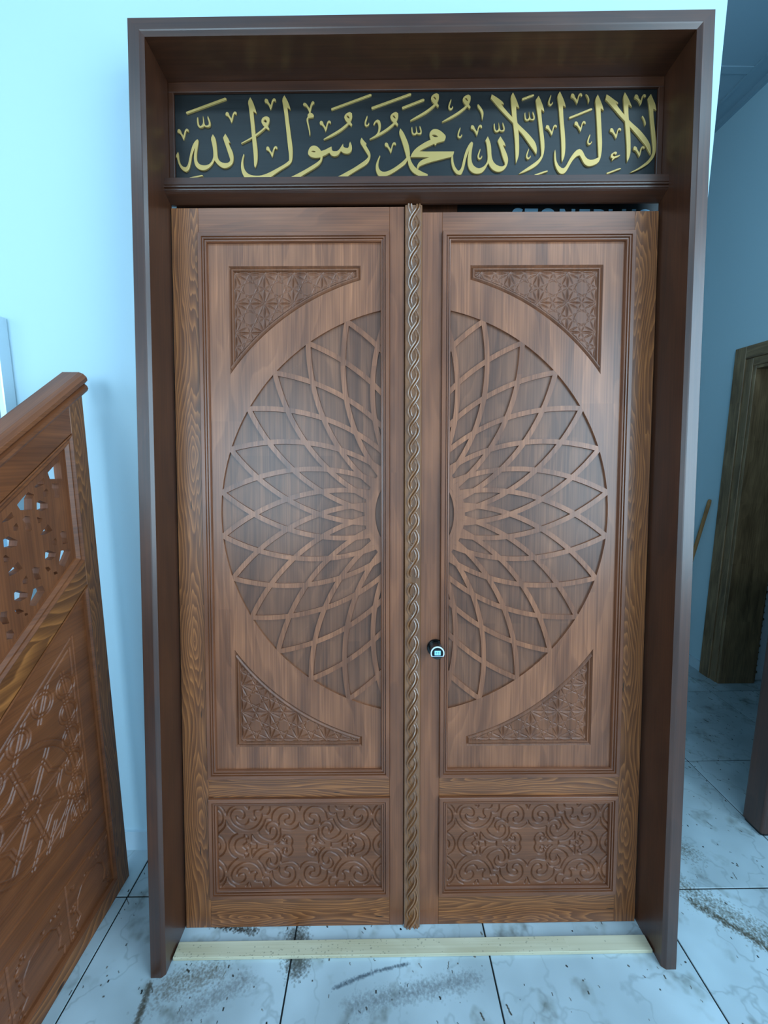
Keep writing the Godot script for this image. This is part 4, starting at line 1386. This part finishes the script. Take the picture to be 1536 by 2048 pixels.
	glyph("diacritic", [1337,207,1341,218,1351,218,1359,211,1362,199,1372,186,1376,180,1380,199,1385,214,1395,221,1405,216,1407,205,1401,202,1393,209,1388,199,1384,180,1381,165,1375,155,1369,169,1360,184,1350,194,1340,196])
	glyph("diacritic", [1335,508,1340,518,1350,519,1358,511,1360,500,1370,487,1374,481,1378,500,1383,515,1393,521,1403,517,1405,505,1399,503,1391,509,1386,500,1382,481,1379,466,1373,457,1367,470,1359,485,1348,494,1338,497])
	glyph("diacritic", [-1402,447,-1160,529,-1152,524,-1152,517,-1398,434,-1403,439])
	glyph("diacritic", [-508,459,-269,541,-261,537,-261,531,-504,448,-509,451])
	glyph("diacritic", [-262,464,-26,543,-19,539,-19,532,-257,451,-262,455])
	glyph("diacritic", [-75,462,54,509,62,505,62,499,-70,450,-75,454])
	glyph("diacritic", [656,505,721,528,728,525,728,520,659,495,655,498])
	glyph("diacritic", [739,58,813,82,820,79,819,74,743,48,739,51])
	glyph("diacritic", [943,393,1075,443,1082,439,1082,434,947,383,942,386])
	glyph("diacritic", [1179,65,1260,94,1267,91,1267,86,1183,56,1179,59])
	glyph("diacritic", [-1388,56,-1311,71,-1305,67,-1306,62,-1386,47,-1390,50])
	glyph("diacritic", [122,476,112,486,101,505,104,520,118,533,136,539,149,531,151,512,146,495,138,484,150,467,144,456,130,468,108,448,81,427,45,407,13,392,-23,378,-25,382,13,405,45,422,77,441,104,461], [114,518,126,518,134,505,132,499,122,507])
	glyph("diacritic", [315,466,305,476,294,495,297,510,311,523,329,529,342,521,344,502,339,485,331,474,343,457,337,446,323,458,302,438,274,417,239,397,207,382,171,369,169,372,207,395,239,412,270,431,298,451], [307,508,319,508,327,495,325,489,315,497])
	glyph("diacritic", [-408,372,-418,381,-429,401,-426,416,-412,429,-394,435,-381,427,-379,408,-384,391,-392,379,-380,362,-386,351,-400,363,-422,343,-450,322,-486,301,-518,286,-554,273,-556,277,-518,300,-486,317,-454,336,-426,357], [-416,414,-404,414,-396,400,-398,395,-408,402])
	glyph("diacritic", [-126,370,-136,379,-147,399,-144,414,-130,427,-112,433,-99,425,-97,406,-102,389,-110,377,-98,360,-104,349,-118,361,-140,341,-168,320,-204,299,-236,284,-272,271,-274,275,-236,298,-204,315,-172,334,-144,355], [-134,412,-122,412,-114,398,-116,393,-126,400])
	glyph("diacritic", [-18,340,-13,346,-10,331,-8,312,0,305,8,309,11,321,9,340,11,351,14,338,17,319,23,307,31,307,37,311,38,323,31,340,34,351,41,338,47,319,45,305,35,299,23,300,15,304,8,298,-4,296,-14,304,-18,321])
	glyph("diacritic", [-1336,408,-1329,416,-1327,396,-1324,370,-1314,361,-1304,368,-1298,383,-1300,408,-1298,423,-1294,405,-1291,380,-1283,365,-1272,364,-1264,370,-1263,385,-1272,408,-1268,423,-1259,405,-1251,380,-1254,362,-1267,354,-1283,355,-1293,361,-1304,353,-1320,350,-1332,361,-1336,383])
	glyph("diacritic", [485,355,491,361,493,345,495,325,504,317,512,322,516,335,514,355,515,367,519,353,522,332,529,320,537,319,544,324,544,336,537,355,540,367,547,352,554,332,552,318,542,311,529,312,521,317,512,310,500,308,489,317,485,335])
	glyph("diacritic", [671,417,676,423,678,407,680,388,688,381,696,386,700,398,698,417,699,428,702,415,705,396,712,384,720,383,726,388,726,399,719,416,722,428,729,415,736,396,734,382,724,376,712,377,704,381,696,375,684,373,674,381,671,398])
	glyph("diacritic", [224,506,227,498,220,477,216,460,220,453,228,453,231,460,235,466,237,456,230,445,218,441,209,449,207,464,213,485])
	glyph("diacritic", [281,340,284,332,277,311,273,294,276,287,284,287,288,294,292,300,294,290,286,279,275,275,265,283,264,298,270,319])
	glyph("diacritic", [404,213,407,205,401,184,397,167,400,159,408,159,412,167,416,173,418,163,410,152,398,148,389,156,387,171,394,192])
	glyph("diacritic", [-288,414,-285,406,-292,385,-296,368,-293,360,-285,360,-281,368,-277,374,-275,364,-283,353,-295,349,-304,357,-305,372,-299,393])
	glyph("diacritic", [701,212,704,205,697,184,693,166,697,159,705,159,709,166,712,172,715,162,707,151,695,147,686,155,684,170,690,191])
	glyph("diacritic", [830,524,833,516,827,496,823,479,826,471,834,471,838,479,842,484,844,475,836,464,825,460,815,468,813,483,820,503])
	glyph("diacritic", [1071,292,1075,285,1068,264,1064,247,1068,239,1076,239,1080,247,1083,252,1086,243,1078,232,1066,228,1057,236,1055,251,1061,272])
	glyph("diacritic", [384,470,391,473,408,453,422,430,423,411,416,378,411,392,410,415,400,438,386,457])
	glyph("diacritic", [1040,525,1053,519,1062,501,1064,486,1059,469,1055,482,1054,497,1046,512])
	glyph("diacritic", [1384,394,1389,396,1399,381,1408,362,1410,347,1404,336,1400,355,1394,373,1387,385])
	glyph("diacritic", [-682,483,-676,494,-664,492,-656,483,-644,465,-641,458,-638,473,-630,496,-620,503,-612,497,-613,486,-621,486,-627,477,-632,454,-637,435,-624,431,-615,419,-619,406,-633,405,-649,402,-651,393,-647,370,-641,343,-637,316,-640,297,-644,301,-647,328,-653,354,-660,381,-661,399,-653,410,-654,422,-646,431,-644,437,-652,456,-662,471,-674,475])
	glyph("diacritic", [-251,361,-242,380,-224,390,-210,382,-203,359,-205,336,-214,311,-228,298,-240,294,-224,313,-219,336,-220,359,-226,372,-236,374,-246,357])
	glyph("diacritic", [1200,162,1204,175,1216,183,1229,189,1239,185,1238,175,1230,168,1226,175,1218,175,1214,166,1222,160,1240,164,1258,171,1259,164,1244,154,1226,149,1213,135,1208,137,1212,149,1203,153])
